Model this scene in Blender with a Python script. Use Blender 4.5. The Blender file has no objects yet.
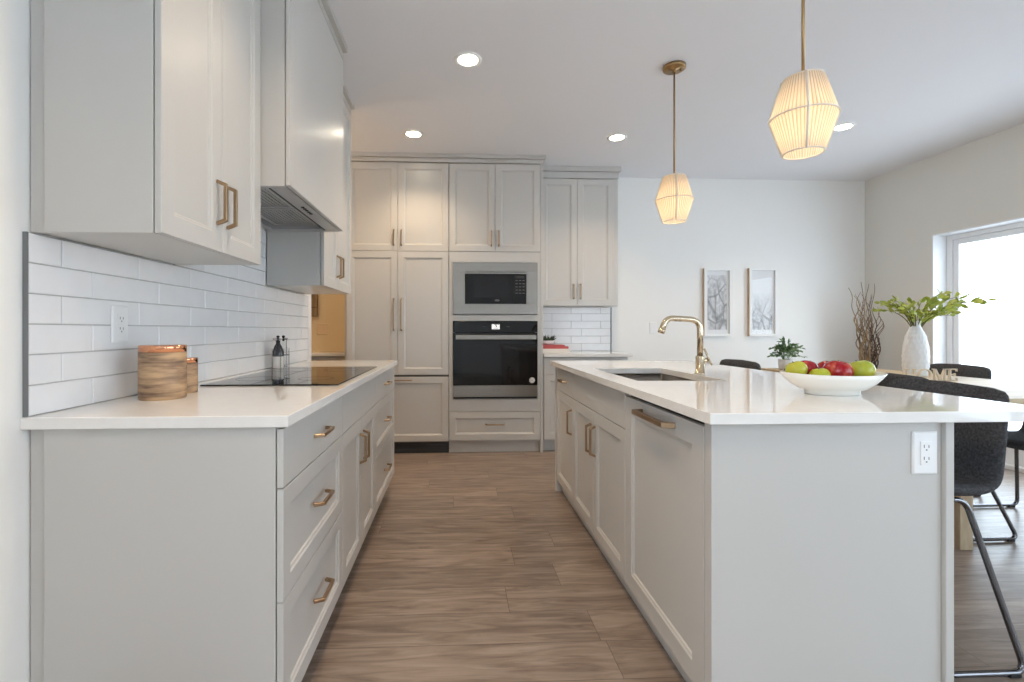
import bpy, bmesh, math, random
from mathutils import Vector, Matrix

# ------------------------------------------------------------------ camera, world, light, exposure
SC = bpy.context.scene
COL = SC.collection
R = math.radians
PI = math.pi

F_PX, YAW, CAM_H = 475.0, 2.6, 1.133
CX = 457.5 + F_PX * math.tan(R(YAW))
cam_data = bpy.data.cameras.new('camera')
cam = bpy.data.objects.new('camera', cam_data)
COL.objects.link(cam)
cam.location = (0, 0, CAM_H)
cam.rotation_euler = (R(90), 0, R(-YAW))
cam_data.sensor_width = 36.0
cam_data.lens = 36.0 * F_PX / 1024.0
cam_data.shift_x = (512.0 - CX) / 1024.0
cam_data.shift_y = (330.0 - 341.0) / 1024.0
cam_data.clip_start = 0.05
SC.camera = cam

SC.view_settings.view_transform = 'Standard'
SC.view_settings.look = 'None'
SC.view_settings.gamma = 1.0
SC.view_settings.use_curve_mapping = False
SC.view_settings.exposure = 0.0
SC.cycles.max_bounces = 10
SC.cycles.diffuse_bounces = 6
SC.cycles.glossy_bounces = 4
SC.cycles.transmission_bounces = 6
SC.cycles.transparent_max_bounces = 12
SC.cycles.caustics_reflective = False
SC.cycles.caustics_refractive = False
SC.cycles.sample_clamp_indirect = 6.0

SKY = 5.7
world = bpy.data.worlds.new('overcast_sky')
world.use_nodes = True
SC.world = world
bg = world.node_tree.nodes['Background']
bg.inputs['Color'].default_value = (0.74, 0.88, 1.0, 1)
bg.inputs['Strength'].default_value = SKY

def lamp(name, kind, loc, energy, color, rot=(0, 0, 0), **kw):
    d = bpy.data.lights.new(name, kind)
    d.energy = energy
    d.color = color
    for k, v in kw.items():
        setattr(d, k, v)
    o = bpy.data.objects.new(name, d)
    COL.objects.link(o)
    o.location = loc
    o.rotation_euler = rot
    return o

def portal(name, loc, rot, sx, sy):
    o = lamp(name, 'AREA', loc, 1.0, (1, 1, 1), rot, shape='RECTANGLE', size=sx, size_y=sy)
    o.data.cycles.is_portal = True
    return o

WARM = (1.0, 0.76, 0.51)
# room constants
XL, XR, YB, YF, ZC = -1.090, 4.39, 4.93, -3.6, 2.74
WEND = 3.60                       # where the left kitchen wall stops
DOOR = (2.15, 4.204, 2.013)       # patio door opening: y0, y1, top
WINR = (-3.0, 0.6, 0.3, 2.3)    # window in the right wall further back
WINL_ADDED = (-3.2, -0.7, 0.3, 2.3)      # unseen left wall window, added to brighten the island's aisle fronts
WINB = (3.1, 4.1, 0.2, 2.3)     # window in the wall behind

portal('patio_door_daylight', (XR + 0.2, (DOOR[0] + DOOR[1]) / 2, 1.0), (0, R(90), 0), 2.0, DOOR[1] - DOOR[0])
portal('side_window_daylight', (XR + 0.2, (WINR[0] + WINR[1]) / 2, (WINR[2] + WINR[3]) / 2), (0, R(90), 0), WINR[3] - WINR[2], WINR[1] - WINR[0])
portal('added_left_window_daylight', (XL - 0.15, (WINL_ADDED[0] + WINL_ADDED[1]) / 2, (WINL_ADDED[2] + WINL_ADDED[3]) / 2), (0, R(-90), 0), WINL_ADDED[3] - WINL_ADDED[2], WINL_ADDED[1] - WINL_ADDED[0])
portal('rear_window_daylight', ((WINB[0] + WINB[1]) / 2, YF - 0.2, (WINB[2] + WINB[3]) / 2), (R(90), 0, 0), WINB[1] - WINB[0], WINB[3] - WINB[2])

# ------------------------------------------------------------------ materials
def srgb(r, g, b):
    def f(c):
        c /= 255.0
        return c / 12.92 if c <= 0.04045 else ((c + 0.055) / 1.055) ** 2.4
    return (f(r), f(g), f(b), 1.0)

def new_mat(name):
    m = bpy.data.materials.new(name)
    m.use_nodes = True
    nt = m.node_tree
    return m, nt, nt.nodes['Principled BSDF']

def mat(name, col, rough=0.5, metal=0.0, spec=0.5, coat=0.0, noise=0.0, nscale=8.0, bump=0.0, bscale=80.0, stretch=(1, 1, 1), col2=None, ramp=(0.3, 0.7)):
    m, nt, p = new_mat(name)
    N, L = nt.nodes, nt.links
    p.inputs['Base Color'].default_value = col
    p.inputs['Roughness'].default_value = rough
    p.inputs['Metallic'].default_value = metal
    p.inputs['Specular IOR Level'].default_value = spec
    p.inputs['Coat Weight'].default_value = coat
    p.inputs['Coat Roughness'].default_value = 0.08
    tc = N.new('ShaderNodeTexCoord')
    mp = N.new('ShaderNodeMapping')
    mp.inputs['Scale'].default_value = stretch
    L.new(tc.outputs['Object'], mp.inputs['Vector'])
    if noise > 0 or col2 is not None:
        n = N.new('ShaderNodeTexNoise')
        n.inputs['Scale'].default_value = nscale
        n.inputs['Detail'].default_value = 5
        L.new(mp.outputs['Vector'], n.inputs['Vector'])
        r = N.new('ShaderNodeValToRGB')
        c2 = col2 if col2 is not None else tuple(c * (1 - noise) for c in col[:3]) + (1,)
        r.color_ramp.elements[0].position = ramp[0]
        r.color_ramp.elements[1].position = ramp[1]
        r.color_ramp.elements[0].color = c2
        r.color_ramp.elements[1].color = col
        L.new(n.outputs['Fac'], r.inputs['Fac'])
        L.new(r.outputs['Color'], p.inputs['Base Color'])
    if bump > 0:
        n2 = N.new('ShaderNodeTexNoise')
        n2.inputs['Scale'].default_value = bscale
        n2.inputs['Detail'].default_value = 3
        L.new(mp.outputs['Vector'], n2.inputs['Vector'])
        b = N.new('ShaderNodeBump')
        b.inputs['Strength'].default_value = bump
        b.inputs['Distance'].default_value = 0.004
        L.new(n2.outputs['Fac'], b.inputs['Height'])
        L.new(b.outputs['Normal'], p.inputs['Normal'])
    return m

def emit(name, col, strength):
    m, nt, p = new_mat(name)
    p.inputs['Base Color'].default_value = (0.8, 0.8, 0.8, 1)
    p.inputs['Emission Color'].default_value = col
    p.inputs['Emission Strength'].default_value = strength
    return m

def floor_material():
    m, nt, p = new_mat('oak_plank_floor')
    N, L = nt.nodes, nt.links
    tc = N.new('ShaderNodeTexCoord')
    sx = N.new('ShaderNodeSeparateXYZ')
    L.new(tc.outputs['Object'], sx.inputs['Vector'])
    def mth(op, a, b=None):
        q = N.new('ShaderNodeMath'); q.operation = op
        for k, v in enumerate((a, b)):
            if v is None: continue
            if isinstance(v, (int, float)): q.inputs[k].default_value = v
            else: L.new(v, q.inputs[k])
        return q.outputs['Value']
    PW, PL = 0.19, 1.25
    ry = mth('DIVIDE', sx.outputs['Y'], PW)
    row = mth('FLOOR', ry)
    wn = N.new('ShaderNodeTexWhiteNoise'); wn.noise_dimensions = '1D'
    L.new(row, wn.inputs['W'])
    rx = mth('ADD', mth('DIVIDE', sx.outputs['X'], PL), mth('MULTIPLY', wn.outputs['Value'], 7.0))
    colx = mth('FLOOR', rx)
    wn2 = N.new('ShaderNodeTexWhiteNoise'); wn2.noise_dimensions = '2D'
    cmb = N.new('ShaderNodeCombineXYZ')
    L.new(row, cmb.inputs['X']); L.new(colx, cmb.inputs['Y'])
    L.new(cmb.outputs['Vector'], wn2.inputs['Vector'])
    fy = mth('SUBTRACT', ry, row); fx = mth('SUBTRACT', rx, colx)
    ey = mth('MULTIPLY', mth('MINIMUM', fy, mth('SUBTRACT', 1.0, fy)), PW)
    ex = mth('MULTIPLY', mth('MINIMUM', fx, mth('SUBTRACT', 1.0, fx)), PL)
    seam = mth('LESS_THAN', mth('MINIMUM', ex, ey), 0.0011)
    vm = N.new('ShaderNodeVectorMath'); vm.operation = 'MULTIPLY'
    vm.inputs[1].default_value = (1.5, 12.0, 1.0)
    L.new(tc.outputs['Object'], vm.inputs[0])
    sc = N.new('ShaderNodeVectorMath'); sc.operation = 'SCALE'
    sc.inputs['Scale'].default_value = 23.0
    L.new(wn2.outputs['Color'], sc.inputs[0])
    ad = N.new('ShaderNodeVectorMath'); ad.operation = 'ADD'
    L.new(vm.outputs['Vector'], ad.inputs[0])
    L.new(sc.outputs['Vector'], ad.inputs[1])
    n1 = N.new('ShaderNodeTexNoise')
    n1.inputs['Scale'].default_value = 2.2
    n1.inputs['Detail'].default_value = 8
    n1.inputs['Roughness'].default_value = 0.55
    n1.inputs['Distortion'].default_value = 1.1
    L.new(ad.outputs['Vector'], n1.inputs['Vector'])
    r1 = N.new('ShaderNodeValToRGB')
    e = r1.color_ramp.elements
    e[0].position = 0.28; e[0].color = srgb(*FLOOR_C[0])
    e[1].position = 0.74; e[1].color = srgb(*FLOOR_C[2])
    k = e.new(0.5); k.color = srgb(*FLOOR_C[1])
    L.new(n1.outputs['Fac'], r1.inputs['Fac'])
    mx = N.new('ShaderNodeMix'); mx.data_type = 'RGBA'; mx.blend_type = 'MULTIPLY'
    mx.inputs['Factor'].default_value = 1.0
    mr = N.new('ShaderNodeMapRange')
    mr.inputs['To Min'].default_value = 0.88
    mr.inputs['To Max'].default_value = 1.1
    L.new(wn2.outputs['Value'], mr.inputs['Value'])
    L.new(r1.outputs['Color'], mx.inputs['A'])
    L.new(mr.outputs['Result'], mx.inputs['B'])
    mj = N.new('ShaderNodeMix'); mj.data_type = 'RGBA'
    mj.inputs['B'].default_value = srgb(70, 58, 50)
    L.new(mth('MULTIPLY', seam, 0.75), mj.inputs['Factor'])
    L.new(mx.outputs['Result'], mj.inputs['A'])
    L.new(mj.outputs['Result'], p.inputs['Base Color'])
    p.inputs['Roughness'].default_value = 0.30
    b = N.new('ShaderNodeBump')
    b.inputs['Strength'].default_value = 0.12
    b.inputs['Distance'].default_value = 0.003
    L.new(n1.outputs['Fac'], b.inputs['Height'])
    L.new(b.outputs['Normal'], p.inputs['Normal'])
    return m

FLOOR_C = ((108, 93, 83), (140, 124, 112), (165, 149, 136))

def glass_material(name, tint=(1, 1, 1, 1), gloss=0.06):
    m = bpy.data.materials.new(name)
    m.use_nodes = True
    nt = m.node_tree
    N, L = nt.nodes, nt.links
    N.remove(N['Principled BSDF'])
    t = N.new('ShaderNodeBsdfTransparent'); t.inputs['Color'].default_value = tint
    g = N.new('ShaderNodeBsdfGlossy'); g.inputs['Roughness'].default_value = 0.02
    fr = N.new('ShaderNodeFresnel'); fr.inputs['IOR'].default_value = 1.45
    mx = N.new('ShaderNodeMixShader')
    ge = N.new('ShaderNodeNewGeometry')
    inv = N.new('ShaderNodeMath'); inv.operation = 'SUBTRACT'; inv.inputs[0].default_value = 1.0
    mu = N.new('ShaderNodeMath'); mu.operation = 'MULTIPLY'
    L.new(ge.outputs['Backfacing'], inv.inputs[1])
    L.new(fr.outputs['Fac'], mu.inputs[0])
    L.new(inv.outputs['Value'], mu.inputs[1])
    L.new(mu.outputs['Value'], mx.inputs['Fac'])
    L.new(t.outputs['BSDF'], mx.inputs[1])
    L.new(g.outputs['BSDF'], mx.inputs[2])
    L.new(mx.outputs['Shader'], N['Material Output'].inputs['Surface'])
    return m

def string_shade_material():
    m = bpy.data.materials.new('woven_cotton_string')
    m.use_nodes = True
    nt = m.node_tree
    N, L = nt.nodes, nt.links
    N.remove(N['Principled BSDF'])
    d = N.new('ShaderNodeBsdfDiffuse'); d.inputs['Color'].default_value = srgb(236, 226, 212)
    t = N.new('ShaderNodeBsdfTranslucent'); t.inputs['Color'].default_value = srgb(246, 232, 212)
    tc = N.new('ShaderNodeTexCoord')
    gr = N.new('ShaderNodeTexGradient'); gr.gradient_type = 'RADIAL'
    L.new(tc.outputs['Object'], gr.inputs['Vector'])
    mu = N.new('ShaderNodeMath'); mu.operation = 'MULTIPLY'; mu.inputs[1].default_value = 52.0
    fr = N.new('ShaderNodeMath'); fr.operation = 'FRACT'
    L.new(gr.outputs['Fac'], mu.inputs[0]); L.new(mu.outputs['Value'], fr.inputs[0])
    rd = N.new('ShaderNodeValToRGB'); rt_ = N.new('ShaderNodeValToRGB')
    for rr_, ca, cb in ((rd, srgb(186, 170, 148), srgb(238, 229, 216)), (rt_, srgb(186, 160, 128), srgb(238, 220, 196))):
        e = rr_.color_ramp.elements
        e[0].position = 0.0; e[0].color = ca
        e[1].position = 0.32; e[1].color = cb
        k = e.new(0.78); k.color = cb
        k = e.new(1.0); k.color = ca
        L.new(fr.outputs['Value'], rr_.inputs['Fac'])
    L.new(rd.outputs['Color'], d.inputs['Color']); L.new(rt_.outputs['Color'], t.inputs['Color'])
    mx = N.new('ShaderNodeMixShader'); mx.inputs['Fac'].default_value = 0.5
    L.new(d.outputs['BSDF'], mx.inputs[1])
    L.new(t.outputs['BSDF'], mx.inputs[2])
    L.new(mx.outputs['Shader'], N['Material Output'].inputs['Surface'])
    return m

def picture_material(name, seed, top):
    """grey botanical print: forked dark branches and pale foliage on a washed sheet, denser towards the foot"""
    m, nt, p = new_mat(name)
    N, L = nt.nodes, nt.links
    tc = N.new('ShaderNodeTexCoord')
    mp = N.new('ShaderNodeMapping')
    mp.inputs['Location'].default_value = (seed, seed, seed)
    mp.inputs['Scale'].default_value = (1.0, 1.0, 0.55)
    L.new(tc.outputs['Object'], mp.inputs['Vector'])
    n = N.new('ShaderNodeTexNoise'); n.inputs['Scale'].default_value = 16; n.inputs['Detail'].default_value = 6
    n.inputs['Roughness'].default_value = 0.75; n.inputs['Distortion'].default_value = 1.2
    L.new(mp.outputs['Vector'], n.inputs['Vector'])
    v = N.new('ShaderNodeTexVoronoi'); v.feature = 'DISTANCE_TO_EDGE'; v.inputs['Scale'].default_value = 11
    L.new(mp.outputs['Vector'], v.inputs['Vector'])
    rv = N.new('ShaderNodeValToRGB')
    rv.color_ramp.elements[0].position = 0.02; rv.color_ramp.elements[0].color = srgb(112, 113, 116)
    rv.color_ramp.elements[1].position = 0.10; rv.color_ramp.elements[1].color = (1, 1, 1, 1)
    L.new(v.outputs['Distance'], rv.inputs['Fac'])
    r = N.new('ShaderNodeValToRGB')
    e = r.color_ramp.elements
    e[0].position = 0.36; e[0].color = srgb(158, 160, 163)
    e[1].position = 0.6; e[1].color = srgb(222, 223, 225)
    L.new(n.outputs['Fac'], r.inputs['Fac'])
    mx = N.new('ShaderNodeMix'); mx.data_type = 'RGBA'; mx.blend_type = 'MULTIPLY'
    L.new(r.outputs['Color'], mx.inputs['A']); L.new(rv.outputs['Color'], mx.inputs['B'])
    L.new(n.outputs['Fac'], mx.inputs['Factor'])
    sp = N.new('ShaderNodeSeparateXYZ'); L.new(tc.outputs['Object'], sp.inputs['Vector'])
    mr = N.new('ShaderNodeMapRange'); mr.inputs['From Min'].default_value = top - 0.16; mr.inputs['From Max'].default_value = top + 0.12
    L.new(sp.outputs['Z'], mr.inputs['Value'])
    m2 = N.new('ShaderNodeMix'); m2.data_type = 'RGBA'
    m2.inputs['B'].default_value = srgb(232, 233, 235)
    L.new(mr.outputs['Result'], m2.inputs['Factor']); L.new(mx.outputs['Result'], m2.inputs['A'])
    L.new(m2.outputs['Result'], p.inputs['Base Color'])
    p.inputs['Roughness'].default_value = 0.7
    return m

M = {}
M['wall'] = mat('white_wall_paint', srgb(240, 239, 236), 0.75, bump=0.04, bscale=220)
M['wall_side'] = mat('greige_wall_paint', srgb(226, 223, 216), 0.75, bump=0.04, bscale=220)
M['ceiling'] = mat('white_ceiling_paint', srgb(236, 236, 239), 0.85, bump=0.06, bscale=160)
M['tan'] = mat('tan_wall_paint', srgb(216, 198, 166), 0.7)
M['trim'] = mat('white_trim_paint', srgb(238, 239, 240), 0.4)
M['floor'] = floor_material()
M['cab'] = mat('greige_cabinet_paint', srgb(197, 195, 191), 0.28, spec=0.5)
M['cab_in'] = mat('cabinet_shadow_gap', srgb(96, 92, 88), 0.7)
M['quartz'] = mat('white_quartz', srgb(236, 234, 231), 0.035, spec=0.6, noise=0.03, nscale=30)
M['tile'] = mat('glazed_white_tile', srgb(240, 240, 241), 0.13, spec=0.5, noise=0.03, nscale=14, bump=0.15, bscale=18)
M['grout'] = mat('grey_grout', srgb(178, 177, 176), 0.8)
M['alu'] = mat('grey_metal_edge', srgb(132, 133, 135), 0.5, metal=0.5)
M['bronze'] = mat('brushed_champagne_bronze', srgb(172, 146, 118), 0.3, metal=1.0)
M['gold'] = mat('polished_warm_brass', srgb(208, 192, 166), 0.16, metal=1.0)
M['brass_old'] = mat('satin_brass', srgb(170, 140, 100), 0.35, metal=1.0)
M['steel'] = mat('brushed_steel', srgb(152, 147, 141), 0.3, metal=1.0, bump=0.06, bscale=300, stretch=(0.05, 1, 1))
M['steel_dk'] = mat('hood_steel', srgb(190, 190, 191), 0.42, metal=0.6)
M['chrome'] = mat('dark_chrome', srgb(120, 120, 124), 0.14, metal=1.0)
M['black_glass'] = mat('black_glass', srgb(10, 10, 11), 0.03, spec=0.35)
M['dark_win'] = mat('smoked_oven_window', srgb(22, 22, 24), 0.05, spec=0.35)
M['black'] = mat('black_plastic', srgb(24, 24, 26), 0.45)
M['grille'] = mat('dark_grey_grille', srgb(58, 58, 60), 0.5)
M['fabric'] = mat('charcoal_upholstery', srgb(92, 92, 95), 0.95, spec=0.2, noise=0.6, nscale=120, bump=0.5, bscale=420)
M['plastic_w'] = mat('white_plastic', srgb(240, 240, 240), 0.35)
M['plate_tan'] = mat('almond_plastic', srgb(214, 192, 160), 0.4)
M['slot'] = mat('outlet_slot', srgb(120, 120, 122), 0.5)
M['oak'] = mat('pale_oak', srgb(206, 186, 152), 0.45, col2=srgb(180, 156, 120), nscale=5, stretch=(1, 6, 6))
M['oak_leg'] = mat('oak_leg', srgb(188, 170, 144), 0.5, col2=srgb(160, 138, 110), nscale=6, stretch=(6, 6, 1))
M['mango'] = mat('mango_wood', srgb(190, 158, 122), 0.5, col2=srgb(112, 88, 72), nscale=7, stretch=(1.2, 1.2, 9), bump=0.1, bscale=60, ramp=(0.34, 0.62))
M['copper'] = mat('polished_copper', srgb(226, 160, 122), 0.1, metal=1.0)
M['ceramic'] = mat('white_ceramic', srgb(240, 238, 232), 0.18)
M['vase'] = mat('white_textured_ceramic', srgb(232, 234, 236), 0.45)
M['leaf'] = mat('yellow_green_leaf', srgb(192, 200, 88), 0.5, col2=srgb(138, 156, 58), nscale=40)
M['leaf_dk'] = mat('fern_green_leaf', srgb(118, 150, 104), 0.55, col2=srgb(66, 98, 62), nscale=40)
M['leaf_succ'] = mat('succulent_green', srgb(60, 78, 52), 0.5, col2=srgb(34, 48, 34), nscale=40)
M['stem'] = mat('green_brown_stem', srgb(106, 104, 58), 0.6)
M['twig'] = mat('dry_curly_twig', srgb(168, 142, 108), 0.75, col2=srgb(100, 76, 58), nscale=18, stretch=(1, 1, 0.4))
M['twig_dk'] = mat('dark_curly_twig', srgb(98, 74, 60), 0.75, col2=srgb(60, 44, 38), nscale=18)
M['apple_g'] = mat('green_apple_skin', srgb(158, 178, 44), 0.25, col2=srgb(190, 180, 60), nscale=9)
M['apple_y'] = mat('golden_apple_skin', srgb(186, 182, 66), 0.28, col2=srgb(150, 168, 46), nscale=9)
M['apple_r'] = mat('red_apple_skin', srgb(150, 22, 32), 0.2, col2=srgb(196, 84, 62), nscale=14, stretch=(3, 3, 0.6), ramp=(0.28, 0.5))
M['frame_w'] = mat('white_frame', srgb(238, 238, 236), 0.4)
M['frame_side'] = mat('raw_wood_frame_side', srgb(196, 168, 136), 0.6)
M['paper'] = mat('white_mat_board', srgb(232, 233, 234), 0.8)
M['print_a'] = picture_material('grey_branch_print', 1.3, 0.28)
M['print_b'] = picture_material('pale_branch_print', 4.1, 0.0)
M['glass'] = glass_material('clear_glass')
M['bottle_g'] = glass_material('clear_bottle_glass', (0.93, 0.94, 0.95, 1))
M['vinegar'] = mat('dark_vinegar_glass', srgb(52, 50, 54), 0.06, spec=0.6)
M['label'] = mat('pale_bottle_label', srgb(214, 212, 208), 0.6)
M['wire'] = mat('grey_wire', srgb(92, 92, 96), 0.35, metal=0.8)
M['book_r'] = mat('red_book_cover', srgb(188, 84, 82), 0.6)
M['book_w'] = mat('cream_book_cover', srgb(226, 220, 212), 0.6)
M['pages'] = mat('book_pages', srgb(232, 226, 214), 0.8)
M['pot'] = mat('pale_grey_pot', srgb(232, 233, 233), 0.45)
M['sign'] = mat('beige_metal_letters', srgb(222, 208, 186), 0.4)
M['plaque'] = mat('weathered_plank', srgb(150, 128, 96), 0.7, col2=srgb(104, 86, 66), nscale=6, stretch=(6, 1, 1))
M['snow'] = mat('snow', srgb(248, 249, 252), 0.9)
M['frost'] = mat('grey_bark', srgb(96, 93, 91), 0.9)
M['string'] = string_shade_material()
M['rope'] = mat('cotton_cord', srgb(236, 228, 214), 0.8)
M['lens'] = emit('downlight_lens', (1.0, 0.88, 0.68, 1), 30.0)
M['bulb'] = emit('filament_bulb', (1.0, 0.80, 0.5, 1), 9.0)
M['display'] = emit('oven_display', (0.85, 0.87, 0.92, 1), 0.6)

# ------------------------------------------------------------------ mesh helpers
class MB:
    def __init__(self, basis=None):
        self.v, self.f, self.s, self.mi = [], [], [], []
        self.B = basis           # (O, U, V, N) local frame or None
        self.cur = 0
    def pt(self, p):
        if self.B is None:
            return Vector(p)
        O, U, V, N = self.B
        return O + U * p[0] + V * p[1] + N * p[2]
    def add(self, verts, faces, smooth=False):
        b = len(self.v)
        self.v += [self.pt(p) for p in verts]
        for f in faces:
            self.f.append([b + i for i in f]); self.s.append(smooth); self.mi.append(self.cur)
        return self
    def box(self, x0, x1, y0, y1, z0, z1):
        return self.add([(x, y, z) for z in (z0, z1) for y in (y0, y1) for x in (x0, x1)],
                        [(0, 2, 3, 1), (4, 5, 7, 6), (0, 1, 5, 4), (2, 6, 7, 3), (0, 4, 6, 2), (1, 3, 7, 5)])
    def prism(self, outline, z0, z1):
        n = len(outline)
        vs = [(x, y, z0) for x, y in outline] + [(x, y, z1) for x, y in outline]
        fs = [tuple(range(n)), tuple(range(n, 2 * n))] + [(i, (i + 1) % n, n + (i + 1) % n, n + i) for i in range(n)]
        return self.add(vs, fs)
    def rings(self, rings, cap0=True, cap1=True, smooth=True, closed=True):
        n = len(rings[0])
        vs = [p for r in rings for p in r]
        fs = []
        for k in range(len(rings) - 1):
            for i in range(n if closed else n - 1):
                j = (i + 1) % n
                fs.append((k * n + i, k * n + j, (k + 1) * n + j, (k + 1) * n + i))
        self.add(vs, fs, smooth)
        b = len(self.v) - len(vs)
        if cap0:
            self.f.append([b + i for i in range(n)]); self.s.append(False); self.mi.append(self.cur)
        if cap1:
            self.f.append([b + (len(rings) - 1) * n + i for i in range(n)]); self.s.append(False); self.mi.append(self.cur)
        return self
    def lathe(self, prof, n=32, c=(0, 0, 0), sx=1.0, sy=1.0, cap0=True, cap1=True, wob=None, smooth=True):
        rs = []
        for r, z in prof:
            rs.append([(c[0] + sx * r * math.cos(2 * PI * i / n) * (wob(i, z) if wob else 1), c[1] + sy * r * math.sin(2 * PI * i / n) * (wob(i, z) if wob else 1), c[2] + z) for i in range(n)])
        return self.rings(rs, cap0, cap1, smooth)
    def tube(self, pts, r, n=8, square=False, closed=False, taper=None, flat=1.0):
        pts = [Vector(p) for p in pts]
        m = len(pts)
        T = []
        for i in range(m):
            if closed:
                t = (pts[(i + 1) % m] - pts[i]).normalized() + (pts[i] - pts[i - 1]).normalized()
            elif i == 0:
                t = pts[1] - pts[0]
            elif i == m - 1:
                t = pts[-1] - pts[-2]
            else:
                t = (pts[i + 1] - pts[i]).normalized() + (pts[i] - pts[i - 1]).normalized()
            T.append(t.normalized())
        up = Vector((0, 0, 1)) if abs(T[0].z) < 0.9 else Vector((1, 0, 0))
        nrm = (up - T[0] * up.dot(T[0])).normalized()
        rs = []
        k = 4 if square else n
        for i in range(m):
            if i > 0:
                nrm = (nrm - T[i] * nrm.dot(T[i])).normalized()
            bn = T[i].cross(nrm)
            rr = r * (taper[i] if taper else 1.0)
            if square:
                mit = 1.0
                if 0 < i < m - 1:
                    cosa = max(0.5, T[i].dot((pts[i + 1] - pts[i]).normalized()))
                    mit = 1.0 / cosa
                # stretch the section along the bend plane
                bend = Vector((0, 0, 0)) if i in (0, m - 1) else ((pts[i + 1] - pts[i]).normalized() - (pts[i] - pts[i - 1]).normalized())
                ring = []
                for a, b in ((1, 1), (-1, 1), (-1, -1), (1, -1)):
                    off = nrm * rr * a + bn * rr * b * flat
                    if bend.length > 1e-4:
                        bd = bend.normalized()
                        off = off + bd * off.dot(bd) * (mit - 1)
                    ring.append(tuple(pts[i] + off))
                rs.append(ring)
            else:
                rs.append([tuple(pts[i] + (nrm * math.cos(2 * PI * j / k) + bn * math.sin(2 * PI * j / k)) * rr) for j in range(k)])
        if closed:
            rs.append(rs[0])
            return self.rings(rs, False, False, not square)
        return self.rings(rs, True, True, not square)
    def ball(self, c, r, n=16, sx=1, sy=1, sz=1):
        prof = [(r * math.sin(PI * k / (n // 2)), -r * sz * math.cos(PI * k / (n // 2))) for k in range(n // 2 + 1)]
        prof[0] = (r * 0.02, prof[0][1]); prof[-1] = (r * 0.02, prof[-1][1])
        return self.lathe(prof, n, c, sx, sy)
    def build(self, name, mats, parent=None, bevel=0.0, seg=2, world=True):
        me = bpy.data.meshes.new(name)
        off = Vector((0, 0, 0))
        if parent is not None and world:
            q = parent
            while q is not None:
                off += Vector(q.location); q = q.parent
        me.from_pydata([tuple(p - off) for p in self.v], [], self.f)
        for poly, s, k in zip(me.polygons, self.s, self.mi):
            poly.use_smooth = s
            poly.material_index = k
        bm = bmesh.new(); bm.from_mesh(me)
        bmesh.ops.recalc_face_normals(bm, faces=bm.faces)
        bm.to_mesh(me); bm.free()
        for m in (mats if isinstance(mats, (list, tuple)) else [mats]):
            me.materials.append(m)
        o = bpy.data.objects.new(name, me)
        COL.objects.link(o)
        if parent is not None:
            o.parent = parent
        if bevel > 0:
            md = o.modifiers.new('soft_edges', 'BEVEL')
            md.width = bevel; md.segments = seg; md.limit_method = 'ANGLE'; md.angle_limit = R(40)
        return o

def tag(o, label, cat, group=None, kind=None):
    o['label'] = label
    o['category'] = cat
    if group: o['group'] = group
    if kind: o['kind'] = kind
    return o

def thing(name, label, cat, loc=(0, 0, 0), rz=0.0, group=None):
    o = bpy.data.objects.new(name, None)
    o.empty_display_size = 0.1
    COL.objects.link(o)
    o.location = loc
    o.rotation_euler = (0, 0, rz)
    return tag(o, label, cat, group)

def struct(o):
    o['kind'] = 'structure'
    return o

def copy_tree(o, parent=None):
    c = o.copy()
    COL.objects.link(c)
    if parent is not None:
        c.parent = parent
    for ch in list(o.children):
        copy_tree(ch, c)
    return c

def fillet(pts, rad, n=5):
    pts = [Vector(p) for p in pts]
    out = [pts[0]]
    for i in range(1, len(pts) - 1):
        a, b, c = pts[i - 1], pts[i], pts[i + 1]
        ra = min(rad, (a - b).length * 0.49, (c - b).length * 0.49)
        p0 = b + (a - b).normalized() * ra
        p2 = b + (c - b).normalized() * ra
        for k in range(n + 1):
            t = k / n
            out.append(p0 * (1 - t) ** 2 + b * 2 * t * (1 - t) + p2 * t * t)
    out.append(pts[-1])
    return out

VX, VY, VZ = Vector((1, 0, 0)), Vector((0, 1, 0)), Vector((0, 0, 1))

def frame_of(side, plane, a, z):
    """basis of a front: origin at its lower corner; u runs along it, v up, n out of it"""
    if side == '+x':
        return (Vector((plane, a, z)), VY, VZ, VX)
    if side == '-x':
        return (Vector((plane, a, z)), -VY, VZ, -VX)
    return (Vector((a, plane, z)), VX, VZ, -VY)

def front(name, parent, side, plane, a, z, w, h, style='shaker', fw=0.06, t=0.02, gap=0.0016, m=None):
    """a door or drawer front; returns (object, basis)"""
    B = frame_of(side, plane, a, z)
    b = MB(B)
    x0, x1, y0, y1 = gap, w - gap, gap, h - gap
    def ring(i, n):
        return [(x0 + i, y0 + i, n), (x1 - i, y0 + i, n), (x1 - i, y1 - i, n), (x0 + i, y1 - i, n)]
    e = 0.0015
    if style == 'shaker':
        rs = [ring(0, 0.0035), ring(0, t - e), ring(e, t), ring(fw - 0.004, t), ring(fw, t - 0.004), ring(fw + 0.006, t - 0.0055), ring(fw + 0.009, t - 0.010)]
    else:
        rs = [ring(0, 0.0035), ring(0, t - e), ring(e, t)]
    b.rings(rs, True, True, smooth=False)
    o = b.build(name, m or M['cab'], parent)
    return o, B

def handle(parent, B, u, v, L, vertical=True, t=0.02, out=0.027, r=0.0054, name='handle', m=None):
    b = MB(B)
    if vertical:
        P = [(u, v - L / 2, t - 0.001), (u, v - L / 2 + 0.012, t + out), (u, v + L / 2 - 0.012, t + out), (u, v + L / 2, t - 0.001)]
    else:
        P = [(u - L / 2, v, t - 0.001), (u - L / 2 + 0.012, v, t + out), (u + L / 2 - 0.012, v, t + out), (u + L / 2, v, t - 0.001)]
    b.tube(P, r, square=True)
    o = b.build(name, m or M['bronze'], parent, bevel=0.0012, seg=1)
    o['label'] = 'champagne bronze bar pull'
    return o

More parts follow.
